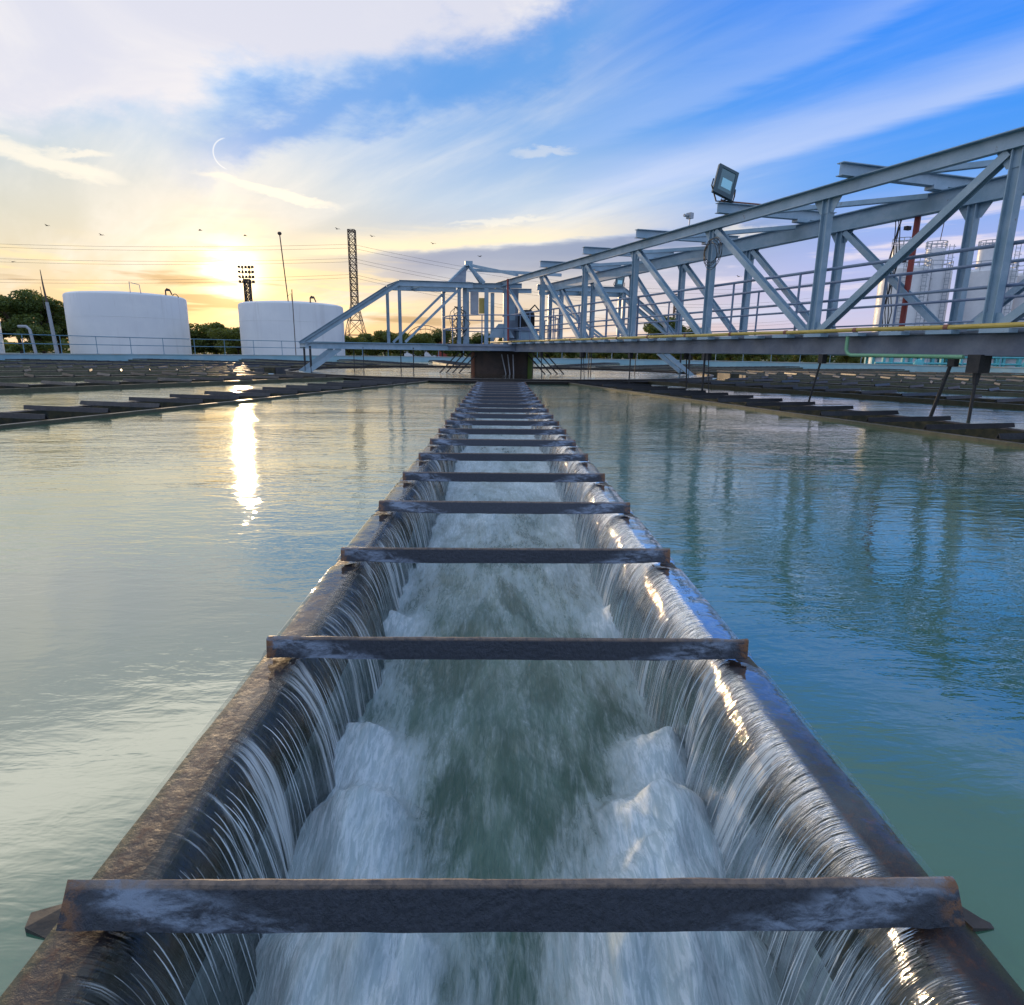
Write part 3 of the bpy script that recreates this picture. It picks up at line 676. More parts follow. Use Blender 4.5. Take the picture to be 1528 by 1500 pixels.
# scraper hangers that dip into the water
for (i, off, di, zb, wd) in ((4.02, -.02, 0, -.4, .030), (4.05, .0, .06, -.4, .014), (5.10, -.02, -.10, -.4, .022), (5.87, -.02, -.10, -.4, .030), (5.99, -.03, .0, -.4, .026), (2.0, -.02, 0, -.4, .02), (3.0, 0, 0, -.4, .02), (1.0, 0, .05, -.4, .02), (2.02, 0, .08, -.4, .012), (3.2, 1.2, .05, -.4, .02), (6.9, 0, -.1, -.4, .03), (7.9, 0, .1, -.4, .03)):
    mb = MB().tube([B(i, off, ZB), B(i + di * .3, off, .45), B(i + di, off, zb)], wd * .75, 8); mb.box(B(i, off, ZB - .07), (.09, .09, .14), .3)
    if abs(i - 5.99) < .01: mb.box(B(i, off, ZB - .10), (.20, .16, .22), .3); mb.tube([B(i, off, ZB - .2), B(i, off, .45)], .045, 8, .03)
    part(mb, 'scraper_hanger', 'black', br)
# red riser with cable loops on the far side
mb = MB().tube([B(5.02, OFF + .06, ZD), B(5.02, OFF + .06, ZF - .25)], .048, 10); part(mb, 'red_riser_pipe', 'red', br)
mb = MB()
for j in range(5):
    z0 = ZD + .15; mb.tube([B(4.93 - j * .012, OFF + .03, z0 + t * .28 + 0 * j) + du * (.04 * math.sin(t * 1.9 + j)) for t in range(8)], .008, 5)
for z in (2.35, 2.85): mb.box(B(4.97, OFF + .03, z), (.10, .06, .06), .3)
part(mb, 'riser_cable', 'black', br)
# coil of cable hung on a post
mb = MB(); rnd = random.Random(4)
for j in range(6):
    cc = B(4.06, -.12 - j * .006, ZT - .62 + rnd.uniform(-.05, .04)) + du * rnd.uniform(-.06, .10); ra = rnd.uniform(.17, .27); rb_ = ra * rnd.uniform(.85, 1.15)
    mb.tube([cc + du * math.cos(t * .35) * ra + Vector((0, 0, math.sin(t * .35) * rb_)) + nB * .02 * math.sin(t * .7 + j) for t in range(19)], .0055, 5)
coil = part(mb, 'cable_coil', 'black', origin=B(4.06, -.12, ZT - .6)); tag(coil, 'loose coil of dark cable hanging on a truss post beneath the large floodlight', 'cable coil')
# red conduit along the top of cross beam 4
part(MB().tube([B(4.18, -.28, 3.512), B(4.18, OFF + .6, 3.562)], .014, 6), 'red_conduit', 'rustpanel', br)
# small camera-like fitting on the near chord
mb = MB().tube([B(3.72, -.02, ZT), B(3.72, -.02, ZT + .16)], .012, 6); mb.box(B(3.72, -.02, ZT + .20), (.09, .12, .11), .6); mb.tube([B(3.72, -.02, ZT + .20), B(3.72, -.16, ZT + .20)], .03, 8)
tag(part(mb, 'small_lamp', 'galv', origin=B(3.72, -.02, ZT)), 'tiny boxy fitting on a short stalk on the near top chord of the bridge', 'lamp')

# ------------------------------------------------------------------ floodlights
def floodlight(loc, w_, h_, yaw, tilt, label, roll=0.):
    root = empty('floodlight', loc, label=label, cat='floodlight', group='floodlights on the steelwork')
    root.rotation_euler = (0, 0, yaw)
    cz = h_ * .62; ro = Matrix.Rotation(roll, 4, 'Y') @ Matrix.Rotation(tilt, 4, 'X')
    def T(v): return Vector((0, 0, cz)) + ro @ Vector(v)
    d_ = w_ * .42
    mb = MB()
    fr = [(-w_/2, 0, -h_/2), (w_/2, 0, -h_/2), (w_/2, 0, h_/2), (-w_/2, 0, h_/2)]; bk_ = [(-w_/2*.62, d_, -h_/2*.55), (w_/2*.62, d_, -h_/2*.55), (w_/2*.62, d_, h_/2*.7), (-w_/2*.62, d_, h_/2*.7)]
    f2 = [(a, .05, c_) for a, _, c_ in fr]
    for ring in (fr, f2, bk_): mb.v += [T(q) for q in ring]
    mb.f += [(0, 1, 5, 4), (1, 2, 6, 5), (2, 3, 7, 6), (3, 0, 4, 7), (4, 5, 9, 8), (5, 6, 10, 9), (6, 7, 11, 10), (7, 4, 8, 11), (8, 9, 10, 11)]
    hs = part(mb, 'lamp_housing', 'housing', root, local=True, smooth=False)
    mb = MB(); bw = w_ * .13; y0_ = -.012
    def quad(x0, z0, x1, z1, yy): o = len(mb.v); mb.v += [T((x0, yy, z0)), T((x1, yy, z0)), T((x1, yy, z1)), T((x0, yy, z1))]; mb.f.append((o, o + 1, o + 2, o + 3))
    for (x0, z0, x1, z1) in ((-w_/2, -h_/2, w_/2, -h_/2 + bw * 1.5), (-w_/2, h_/2 - bw, w_/2, h_/2), (-w_/2, -h_/2 + bw * 1.5, -w_/2 + bw * 1.3, h_/2 - bw), (w_/2 - bw, -h_/2 + bw * 1.5, w_/2, h_/2 - bw)): quad(x0, z0, x1, z1, y0_)
    part(mb, 'front_frame', 'housing', root, local=True, smooth=False)
    mb = MB(); quad(-w_/2 + .01, -h_/2 + .01, w_/2 - .01, h_/2 - .01, -.003); part(mb, 'front_glass', 'glass', root, local=True, smooth=False)
    mb = MB(); quad(-w_ * .20, -h_ * .22, w_ * .30, h_ * .10, -.006); o = len(mb.v); part(mb, 'reflector', 'reflector', root, local=True, smooth=False)
    mb = MB().tube([T((-w_/2 - .03, .03, -h_ * .05)), T((-w_/2 - .04, .02, -h_ * .3)), Vector((-w_ * .4, 0, h_ * .02)), Vector((0, 0, .015)), Vector((w_ * .4, 0, h_ * .02)), T((w_/2 + .04, .02, -h_ * .3)), T((w_/2 + .03, .03, -h_ * .05))], .014, 6)
    mb.tube([(0, 0, 0), (0, 0, .03)], .03, 8); part(mb, 'bracket', 'black', root, local=True)
    mb = MB(); mb.tube([T((.02, .0, -h_/2)), T((.0, .02, -h_ * .62)), Vector((.10, .0, .05)), Vector((.2, .0, .02))], .008, 5); part(mb, 'cable', 'black', root, local=True)
    return root
floodlight(B(4.18, -.20, 3.495), .42, .55, R_(12), R_(-14), 'large floodlight with a bluish glass standing on a cross beam end of the bridge', roll=R_(19))

# ------------------------------------------------------------------ side arms and centre works
ax_ = Vector((.988, .155, 0)); ay_ = Vector((-.155, .988, 0)); CC = Vector((.0, 25.4, 0))
def Ar(u, v, z): return CC + ax_ * (u + (.45 * (1 if u > 0 else -1) if v > .5 else 0)) + ay_ * v + Vector((0, 0, z))
arm = {}
for s, lb in ((-1, 'short blue grey truss arm with a sloping end left of the central drum'), (1, 'short truss arm to the right of the central drum, half hidden behind the long bridge')):
    root = empty('side_truss', tuple(Ar(s * 1.3, 0, ZB)), label=lb, cat='truss', group='short side trusses of the scraper'); arm[s] = root
    e = 7.2 if s < 0 else 7.6; kx = 3.85 if s < 0 else 4.6; zt = 3.14
    for v in (-.9, .9):
        part(MB().ext(I(.22, .14, .014), Ar(s * 1.0, v, .93), Ar(s * e, v, .93)), 'girder', 'steel', root)
        part(MB().ext(I(.20, .14, .014), Ar(s * 1.2, v, zt), Ar(s * kx, v, zt)), 'top_chord', 'steel', root)
        part(MB().ext(I(.15, .13, .012), Ar(s * kx, v, zt), Ar(s * e, v, 1.0)), 'sloping_chord', 'steel', root)
        part(MB().ext(I(.12, .11, .01), Ar(s * kx, v, 1.04), Ar(s * kx, v, zt - .1), upv=ax_), 'post', 'steel', root)
        part(MB().ext(I(.12, .11, .01), Ar(s * 1.7, v, 1.04), Ar(s * 1.7, v, zt - .1), upv=ax_), 'post', 'steel', root)
        part(MB().ext(LS(.09, .01), Ar(s * (kx - .2), v, 1.06), Ar(s * 1.6, v, zt - .12), upv=ay_), 'diagonal_brace', 'steel', root)
        part(MB().rect(Ar(s * (e - 1.2), v, .84), Ar(s * (e + .1), v, -.1), .07, .16), 'scraper_leg', 'steel', root)
        part(MB().tube([Ar(s * (e - .15), v, .9), Ar(s * (e - .15), v, -.2)], .04, 8), 'hanger', 'black', root)
        part(MB().tube([Ar(s * 5.2, v, .9), Ar(s * 5.2, v, -.3)], .015, 6), 'hanger', 'black', root)
        part(MB().tube([Ar(s * 3.4, v, .9), Ar(s * 3.4, v, -.3)], .02, 6), 'hanger', 'black', root)
    for u in (e - .02, kx, 1.4): part(MB().ext(I(.14, .10, .01), Ar(s * u, -.9, .93), Ar(s * u, .9, .93)), 'tie_beam', 'steel', root)
    for u in (kx, 2.9): part(MB().ext(I(.12, .10, .01), Ar(s * u, -.9, zt + .02), Ar(s * u, .9, zt + .02)), 'tie_beam', 'steel', root)
floodlight(Ar(4.6, -.3, 3.24), .34, .44, R_(-14), R_(-8), 'small floodlight on the top corner of the arm behind the long bridge', roll=R_(6))

dr_ = empty('centre_drum', (CX, CY - .6, 0), label='dark rusty drum standing in the water under the bridge hub', cat='drum')
DC = Vector((CX + .05, CY - .2, 0))
part(MB().lathe([(1.22, -.5), (1.22, .78), (1.16, .80), (.02, .80)], DC, 48), 'drum_shell', 'rustdrum', dr_)
part(MB().lathe([(1.235, -.2), (1.235, .76)], DC, 6, R_(196), R_(212)), 'rust_panel', 'rustpanel', dr_)
part(MB().lathe([(1.235, -.2), (1.235, .76)], DC, 6, R_(322), R_(342)), 'algae_panel', 'algae', dr_)
for s in (-1, 1):
    for j in range(4):
        part(MB().ext(LS(.045, .01), DC + Vector((s * (1.62 - .24 * j), -.75, .74)), DC + Vector((s * (2.45 - .24 * j), -.80, -.15))), 'strut', 'darksteel', dr_)
mb = MB()
for x_ in (-.32, -.1, .1): mb.tube([DC + Vector((x_ + .3, -1.26, .7)), DC + Vector((x_ * .6 + .38, -1.28, -.2))], .022, 6)
part(mb, 'drain_pipe', 'galv', dr_)

hb = empty('bridge_hub', (CX, CY, .82), label='round hub platform with masts and pointed A-frame where bridge and arms meet', cat='platform')
part(MB().lathe([(.1, .82), (2.3, .82), (2.3, .97), (2.34, .97), (2.34, 1.05), (.1, 1.05)], (CX, CY - .1, 0), 48), 'turntable_deck', 'steeldull', hb)
mb = MB()
for (x_, y_) in ((-1.35, 24.6), (-.55, 24.5), (-1.35, 26.2), (.6, 26.4), (-.35, 26.4)):
    part(MB().ext(I(.16, .15, .012), (x_, y_, 1.05), (x_, y_, 3.06), upv=(0, 1, 0)), 'mast', 'steel', hb)
part(MB().ext(I(.16, .14, .012), (-1.45, 24.55, 3.16), (.75, 24.45, 3.16)), 'head_beam', 'steel', hb)
part(MB().ext(I(.16, .14, .012), (-1.45, 26.25, 3.16), (1.2, 26.4, 3.16)), 'head_beam', 'steel', hb)
apex = Vector((-1.25, 24.9, 3.92))
for q in ((-1.9, 24.3, 3.2), (-.6, 24.1, 3.2), (-1.9, 25.6, 3.2), (-.7, 25.8, 3.2)):
    part(MB().ext(CH(.12, .07, .01), apex, q), 'frame_leg', 'steel', hb)
part(MB().box(apex + Vector((.03, 0, .03)), (.28, .22, .18), .1), 'cap_block', 'steel', hb)
mb = MB(); o = 0
mb.v += [apex + Vector((-.05, 0, -.05)), Vector((-1.9, 24.32, 3.24)), Vector((-1.3, 24.28, 3.24)), apex + Vector((-.05, .012, -.05)), Vector((-1.9, 24.332, 3.24)), Vector((-1.3, 24.292, 3.24))]
mb.f += [(0, 1, 2), (5, 4, 3), (0, 3, 4, 1), (1, 4, 5, 2), (2, 5, 3, 0)]
part(mb, 'web_plate', 'beam', hb)
part(MB().rect(apex + Vector((.1, 0, -.02)), B(.25, .1, 3.42), .16, .10), 'tie_beam', 'steel', hb)
part(MB().rect(apex + Vector((.1, .5, -.12)), B(.25, OFF, 3.50), .10, .10), 'tie_beam', 'steel', hb)
for q in range(10):
    t = 2 * math.pi * q / 10; c_ = Vector((CX + math.cos(t) * 2.2, CY - .1 + math.sin(t) * 2.2, 1.05)); part(MB().tube([c_, c_ + Vector((0, 0, 1.0))], .022, 6), 'rail_post', 'rail', hb)
for z in (2.05, 1.6): part(MB().tube([(CX + math.cos(t * math.pi / 24) * 2.2, CY - .1 + math.sin(t * math.pi / 24) * 2.2, z) for t in range(49)], .022, 6), 'rail', 'rail', hb)
part(MB().tube([(.26, 23.5, 1.1), (.22, 23.6, 3.3)], .035, 8), 'red_pole', 'red', hb)
# drive machinery: gear motor, panels, box cabinets
dm = empty('drive_unit', (.9, 24.9, 1.05), label='grey drive motor and gearbox on the hub platform beside the bridge foot', cat='machine')
part(MB().box((.95, 24.7, 1.30), (.70, .62, .50), .2), 'gearbox', 'steel', dm)
part(MB().box((.95, 24.7, 1.60), (.86, .72, .08), .2), 'base_plate', 'steeldull', dm)
mm = MB().lathe([(.02, 1.64), (.26, 1.64), (.26, 2.12), (.30, 2.12), (.30, 2.2), (.2, 2.32), (.02, 2.34)], (.95, 24.7, 0), 20)
for j in range(16): t = j * math.pi / 8; mm.box((.95 + math.cos(t) * .28, 24.7 + math.sin(t) * .28, 1.9), (.06, .012, .42), t)
part(mm, 'motor', 'black', dm)
part(MB().tube([(.95, 24.7, 2.2), (1.25, 24.6, 2.5), (1.5, 24.5, 2.2)], .03, 6), 'hose', 'black', dm)
cb_ = empty('control_cabinet', (.35, 25.0, 1.05), label='tall blue grey control cabinet on the hub behind the first bridge post', cat='cabinet')
part(MB().box((.35, 25.0, 2.1), (.55, .4, 2.0), .1), 'cabinet_body', 'steeldull', cb_)
part(MB().box((.32, 24.785, 2.4), (.42, .02, .9), .1), 'door', 'steel', cb_)
cb2 = empty('switch_box', (-1.0, 24.75, 2.1), label='small pale switch box with cables fixed to a mast left of the hub', cat='switch box')
part(MB().box((-1.0, 24.7, 2.55), (.30, .22, .8)), 'box_body', 'galv', cb2)
part(MB().box((-.72, 24.7, 2.45), (.22, .16, .55)), 'side_box', 'yellow', cb2)
mb = MB(); rnd = random.Random(9)
for j in range(12):
    x_ = -1.55 + rnd.uniform(-.2, .2); mb.tube([(x_ + rnd.uniform(-.15, .15) + .1 * math.sin(t + j), 24.45 + rnd.uniform(-.05, .05), 2.4 - t * .2) for t in range(7)], .012, 5)
part(mb, 'cable_bundle', 'black', cb2)
mb = MB().box((-.1, 24.6, 1.55), (.9, .05, .35)); o = len(mb.v)
part(MB().ext([(-.5, -.2), (.5, -.2), (.2, .3), (-.1, .3)], (.0, 24.35, 1.5), (.0, 24.6, 1.5)), 'hopper_plate', 'steel', hb)

# ------------------------------------------------------------------ storage tanks
def tank(cx, cy_, r_, h_, label, fit):
    root = empty('storage_tank', (cx, cy_, -.5), label=label, cat='storage tank', group='white storage tanks beyond the wall')
    part(MB().lathe([(r_, -.5), (r_, h_ - .25), (r_ - .03, h_ - .10), (r_ - .14, h_ - .01), (r_ - .35, h_ + .06), (r_ * .6, h_ + .22), (.01, h_ + .35)], (cx, cy_, 0), 72), 'tank_shell', 'white', root)
    mb = MB()
    for z in (1.6, 3.4): mb.lathe([(r_ + .002, z), (r_ + .012, z + .01), (r_ + .012, z + .03), (r_ + .002, z + .04)], (cx, cy_, 0), 72)
    part(mb, 'weld_seam', 'white', root)
    dirc = Vector((cx, cy_, 0)).normalized(); sd = Vector((dirc.y, -dirc.x, 0)); fr = Vector((cx, cy_, 0)) - dirc * (r_ - .25)
    for (a, kind) in fit:
        pz = fr + sd * a + dirc * (r_ - .3 - math.sqrt(max(.01, (r_ - .3) ** 2 - a * a)))
        if kind == 'gate':
            q = MB().tube([pz + Vector((0, 0, h_)), pz + Vector((0, 0, h_ + .95)), pz + sd * .25 + Vector((0, 0, h_ + .82)), pz + sd * .75 + Vector((0, 0, h_ + .72)), pz + sd * .8 + Vector((0, 0, h_))], .03, 6); part(q, 'guard_hoop', 'galv', root)
        if kind == 'valve':
            q = MB().tube([pz + Vector((0, 0, h_)), pz + Vector((0, 0, h_ + .45)), pz + sd * .12 + Vector((0, 0, h_ + .62)), pz + sd * .35 + Vector((0, 0, h_ + .5)), pz + sd * .5 + Vector((0, 0, h_ + .1))], .06, 6); q.box(pz + sd * .2 + Vector((0, 0, h_ + .5)), (.3, .2, .2), .5); part(q, 'vent_valve', 'lattice', root)
        if kind == 'arch':
            q = MB().tube([pz + sd * (-.3 + .1 * t) + Vector((0, 0, h_ - .05 + .3 * math.sin(t * math.pi / 6))) for t in range(7)], .04, 6); part(q, 'vent_arch', 'lattice', root)
        if kind == 'pole':
            q = MB().tube([pz + Vector((0, 0, -.5)), pz + Vector((0, 0, h_ + 1.1))], .03, 6)
    return root
tank(-35.1, 62.9, 5.0, 5.45, 'broad white storage tank with roof vents, between the left trees and the sun', [(.3, 'gate'), (3.1, 'valve'), (3.9, 'arch')])
tank(-21., 66.8, 5.0, 5.12, 'white storage tank beneath the thin aerial pole, right of the setting sun', [(1.7, 'valve')])
tank(-45.6, 52.6, 4.9, 5.2, 'white storage tank cut off by the left edge of the picture', [])
mb = MB().tube([(-19.9, 62.4, 5.0), (-20.3, 62.4, 11.1)], .05, 6); mb.tube([(-20.0, 62.4, 5.6), (-19.6, 62.4, 5.9), (-19.55, 62.4, 5.0)], .025, 5)
ap = empty('aerial_pole', (-20, 62.4, 5.0), label='tall thin aerial with a ball tip rising from the right tank roof', cat='aerial'); part(mb, 'pole', 'lattice', ap)
part(MB().lathe([(.01, 10.95), (.14, 11.0), (.2, 11.12), (.14, 11.24), (.01, 11.28)], (-20.3, 62.4, 0), 10), 'ball_tip', 'lattice', ap)
tag(part(MB().tube([(-17.2, 55, -.5), (-17.2, 55, 5.6)], .035, 6), 'slim_pole', 'lattice', origin=(-17.2, 55, -.5)), 'slim dark pole standing in front of the right storage tank', 'pole')
# leaning concrete mast left, and pale pipe post
ms = empty('concrete_mast', (-33.8, 50.2, -.4), label='pale leaning concrete mast with an aerial tip among the left trees', cat='mast')
part(MB().tube([(-33.75, 50.2, -.4), (-34.0, 50.2, 4.0)], .15, 8, .11), 'mast_pole', 'concrete', ms)
part(MB().tube([(-34.0, 50.2, 4.0), (-34.1, 50.2, 5.3), (-34.14, 50.2, 6.3)], .08, 6, .02), 'aerial', 'lattice', ms)
part(MB().tube([(-34.15, 50.1, 3.5), (-34.25, 50.1, 5.1)], .02, 5), 'side_aerial', 'lattice', ms)
tag(part(MB().tube([(-32.5, 46.2, -.4), (-32.75, 46.2, 1.9), (-32.95, 46.2, 2.1), (-33.5, 46.2, 2.1)], .10, 8), 'bent_pipe', 'concrete', origin=(-32.5, 46.2, -.4)), 'thick pale pipe bent over at its top beside the leaning mast', 'pipe')

# ------------------------------------------------------------------ silos
def silo(cx, cy_, r_, h_, tw, label):
    root = empty('silo', (cx, cy_, -.6), label=label, cat='silo', group='tall white silos beyond the wall on the right')
    part(MB().lathe([(.8, .6), (r_, 2.2), (r_, h_ - .3), (r_ - .4, h_), (.02, h_ + .5)], (cx, cy_, 0), 40), 'silo_shell', 'silo', root)
    part(MB().lathe([(r_ * .97, -.6), (r_ * .97, 1.5), (r_ * .99, 1.5), (r_ * .99, 2.1)], (cx, cy_, 0), 40), 'skirt', 'silo', root)
    for j in range(8):
        t = j * math.pi / 4 + .2; c_ = Vector((cx + math.cos(t) * (r_ + .15), cy_ + math.sin(t) * (r_ + .15), 0)); part(MB().rect(c_ + Vector((0, 0, -.6)), c_ + Vector((0, 0, 2.0)), .35, .35), 'leg', 'teal', root)
    part(MB().lathe([(r_ + .25, .9), (r_ + .25, 1.15), (r_ + .05, 1.15), (r_ + .05, .9), (r_ + .25, .9)], (cx, cy_, 0), 32), 'base_ring', 'teal', root)
    tx = cx + tw * r_ * .25
    part(MB().lathe([(r_ * .42, h_ + .1), (r_ * .42, h_ + 2.6), (.02, h_ + 2.8)], (tx, cy_, 0), 24), 'filter_tower', 'silo', root)
    def cage(cxx, rr, z0, hh_, nm):
        q = MB()
        for z in (z0 + hh_, z0 + hh_ * .5): q.tube([(cxx + math.cos(t * math.pi / 12) * rr, cy_ + math.sin(t * math.pi / 12) * rr, z) for t in range(25)], .05, 5)
        for j in range(12): t = j * math.pi / 6; q.tube([(cxx + math.cos(t) * rr, cy_ + math.sin(t) * rr, z0), (cxx + math.cos(t) * rr, cy_ + math.sin(t) * rr, z0 + hh_)], .045, 5)
        part(q, nm, 'galv', root)
    cage(cx, r_ - .1, h_ - .2, 1.1, 'roof_railing'); cage(tx, r_ * .44, h_ + 2.6, .9, 'tower_railing')
    for (a, z0, z1) in ((-.55, 2., h_ + .8), (.25, 2., h_ + 2.8)):
        q = MB(); lx = cx + a * r_; lyy = cy_ - math.sqrt(1 - a * a) * r_ - .25
        for s in (-.28, .28): q.tube([(lx + s, lyy, z0), (lx + s, lyy, z1)], .04, 5)
        for j in range(int((z1 - z0) / .45)): q.tube([(lx - .28, lyy, z0 + j * .45), (lx + .28, lyy, z0 + j * .45)], .03, 4)
        for j in range(int((z1 - z0) / 1.3)): q.tube([(lx + .42 * math.cos(t * math.pi / 6 + math.pi), lyy - .42 * math.sin(t * math.pi / 6), z0 + 1 + j * 1.3) for t in range(7)], .03, 4)
        part(q, 'ladder', 'galv', root)
    return root
silo(51.9, 85, 2.85, 12.0, -1, 'white ladder-clad silo, leftmost of the tall group seen through the bridge')
silo(56.9, 88, 2.7, 12.2, .8, 'white silo standing just behind the leftmost one, topped by a slim antenna')
silo(63.0, 85, 2.9, 11.9, -.8, 'white silo right of the pair, behind the last full truss post')
silo(69.5, 86, 2.9, 11.6, .3, 'white silo at the right edge of the picture, tower cut by the frame')
tag(part(MB().tube([(57.8, 88, 15.8), (58.2, 88, 22.)], .05, 5), 'antenna', 'lattice', origin=(57.8, 88, 15.8)), 'hair-thin antenna rising from the second silo tower', 'antenna')
tf = empty('teal_pipe_rack', (50, 70, -.5), label='long low teal pipe rack and pumps at the foot of the silos', cat='pipe rack')
for j in range(22): part(MB().rect((43 + j * 2.2, 72, -.5), (43 + j * 2.2, 72, 1.0), .30, .30), 'upright', 'teal', tf)
for z in (.2, .95): part(MB().tube([(42, 71.9, z), (92, 71.9, z)], .12, 8), 'pipe', 'teal', tf)
for j in range(7): part(MB().lathe([(.02, -.5), (.45, -.5), (.5, .2), (.3, .6), (.02, .7)], (46 + j * 6.1, 70.5, 0), 14), 'pump', 'teal', tf)

# ------------------------------------------------------------------ lattice towers
def lattice(name, base, h_, wb_, wt_, n, r_, label, cat, arms=(), head=None, mt='lattice', lean=0.):
    root = empty(name, tuple(base), label=label, cat=cat); b0 = Vector(base)
    q = MB(); 
    def C4(z):
        t = z / h_; ww = (wb_ * (1 - t * 2.4) + wt_ * t * 2.4) / 2 if t < 1 / 2.4 else wt_ / 2
        return [b0 + Vector((a * ww + lean * z, b_ * ww, z)) for a, b_ in ((-1, -1), (1, -1), (1, 1), (-1, 1))]
    zs = [0]; 
    while zs[-1] < h_ - .3: zs.append(min(h_, zs[-1] + max(h_ / n, (C4(zs[-1])[1] - C4(zs[-1])[0]).length * .8)))
    legs = MB()
    for j in range(4): legs.tube([C4(z)[j] for z in zs], r_ * 1.3, 5)
    part(legs, 'tower_legs', mt, root)
    for z0, z1 in zip(zs, zs[1:]):
        a, b_ = C4(z0), C4(z1)
        for j in range(4): jj = (j + 1) % 4; q.tube([a[j], b_[jj]], r_, 4); q.tube([a[jj], b_[j]], r_, 4); q.tube([b_[j], b_[jj]], r_, 4)
    part(q, 'lattice_bracing', mt, root)
    return root
lattice('transmission_tower', (-33.4, 152, -.5), 27.5, 6.0, 1.5, 20, .062, 'tall tapering lattice tower between the right tank and the bridge arm', 'transmission tower')
fm_ = lattice('stadium_light_mast', (-49.5, 131, -.5), 14.5, 1.4, 1.0, 12, .09, 'lattice light mast with rows of lamps silhouetted against the sun', 'light mast')
fq = MB()
for j, z in enumerate((13.4, 14.3, 15.2, 16.1)):
    fq.rect((-51.0 + j * .1, 131, z), (-48.0 - j * .1, 131, z), .12, .12)
    for t in range(5): fq.box((-50.8 + t * .65, 130.8, z + .22), (.42, .35, .42), .3 * t)
for x_ in (-50.2, -48.9): fq.rect((x_, 131, 13), (x_, 131, 16.4), .12, .12)
part(fq, 'lamp_bank', 'lattice', fm_)
lattice('distant_mast', (39.5, 148, -.5), 14.5, 1.3, .9, 12, .07, 'small far lattice mast seen between bridge posts right of the hub', 'light mast')

# ------------------------------------------------------------------ overhead wires
def wire(p0, p1, sag, label, r_=.024):
    p0, p1 = Vector(p0), Vector(p1); pts = []
    for i in range(33): t = i / 32; q = p0.lerp(p1, t); q.z -= sag * 4 * t * (1 - t); pts.append(q)
    o = part(MB().tube(pts, r_, 4), 'power_line', 'black', origin=tuple(p0)); tag(o, label, 'power line', 'power lines crossing the sky behind the tanks')
pos_w = ['topmost', 'second', 'third', 'fourth', 'fifth', 'lowest']
for j, (z0, z1, zr) in enumerate(((24.9, 24.0, 36.), (24.2, 23.2, 34.8), (21.6, 21.0, 31.), (20.9, 20.3, 30.0), (16.6, 17.6, 24.), (15.9, 16.9, 23.))):
    wire((-150, 160, z0), (-33.4, 152, z1), 1.2, '%s thin wire stretching left from the lattice tower' % pos_w[j])
    wire((-33.4, 152, z1), (110, 230, zr - 10), 5.5, '%s thin wire dipping right from the lattice tower behind the bridge' % pos_w[j])

# ------------------------------------------------------------------ birds
rnd = random.Random(2)
from mathutils import Vector as V3
def at(u, v, Yd):
    d = fwd + ca * (u - 764) / 944.2 - cb * (v - 750) / 944.2; return CAMP + d * (Yd / d.y)
bl = [(70, 337, 'farthest left'), (151, 351, 'above the left tank'), (299, 344, 'just left of the sun'), (366, 352, 'right above the sun'), (503, 342, 'left of the lattice tower'), (555, 353, 'right of the lattice tower'), (646, 364, 'above the left arm'), (716, 383, 'above the hub'), (1102, 413, 'inside the bridge panels'), (19, 391, 'low by the left edge')]
for (u, v, wh) in bl:
    c_ = at(u, v, 70); mb = MB(); s_ = .13; rz = rnd.uniform(0, 3)
    mb.tube([(-.16, 0, 0), (-.05, 0, .01), (.08, 0, .01), (.18, 0, 0)], .045, 6, .02)
    for s in (-1, 1):
        o = len(mb.v); mb.v += [V3((.06, s * .03, .02)), V3((-.07, s * .03, .02)), V3((-.06, s * .20, .09)), V3((.02, s * .22, .09)), V3((-.05, s * .38, .03)), V3((.06, s * .03, .035)), V3((-.07, s * .03, .035)), V3((-.06, s * .20, .105)), V3((.02, s * .22, .105))]
        mb.f += [(o, o + 1, o + 2, o + 3), (o + 3, o + 2, o + 4), (o + 8, o + 7, o + 6, o + 5), (o + 4, o + 7, o + 8)]
    o = part(mb, 'bird', 'black', smooth=False); o.location = c_; o.rotation_euler = (.1, 0, rz); tag(o, 'tiny dark bird flying %s' % wh, 'bird', 'birds scattered in the sky')

# ------------------------------------------------------------------ distant building and big wheel
bd = empty('festival_hall', (-18.5, 150, -.5), label='small red and white building seen low between the left arm posts', cat='building')
q = at(600, 518, 120); 
part(MB().box((q.x + 3.4, 120, 1.2), (6.0, 4, 3.6)), 'wall', 'silo', bd)
part(MB().box((q.x + 7.6, 119.5, 1.7), (2.0, 3, 4.6)), 'tower', 'red', bd)
mb = MB()
for j in range(5): mb.box((q.x + 1.0 + j * 1.15, 117.95, 2.6), (.5, .06, .5)); 
part(mb, 'window', 'red', bd)
fw = empty('big_wheel', (q.x + 2.4, 135, 0), label='pale arc of a big wheel rising over the red and white building', cat='big wheel')
mb = MB()
for rr in (4.6, 3.9): mb.tube([(q.x + 2.6 + math.cos(t * math.pi / 18) * rr, 135, 1.4 + math.sin(t * math.pi / 18) * rr) for t in range(37)], .07, 5)
part(mb, 'wheel_rim', 'lattice', fw); mb = MB()
for t in range(24): a = t * math.pi / 12; mb.tube([(q.x + 2.6 + math.cos(a) * .3, 135, 1.4 + math.sin(a) * .3), (q.x + 2.6 + math.cos(a) * 4.6, 135, 1.4 + math.sin(a) * 4.6)], .03, 4)
part(mb, 'spokes', 'lattice', fw)
mb = MB(); 
for s in (-1, 1): mb.tube([(q.x + 2.6, 135, 1.4), (q.x + 2.6 + s * 2, 135, -.6)], .12, 6)
part(mb, 'support', 'lattice', fw)

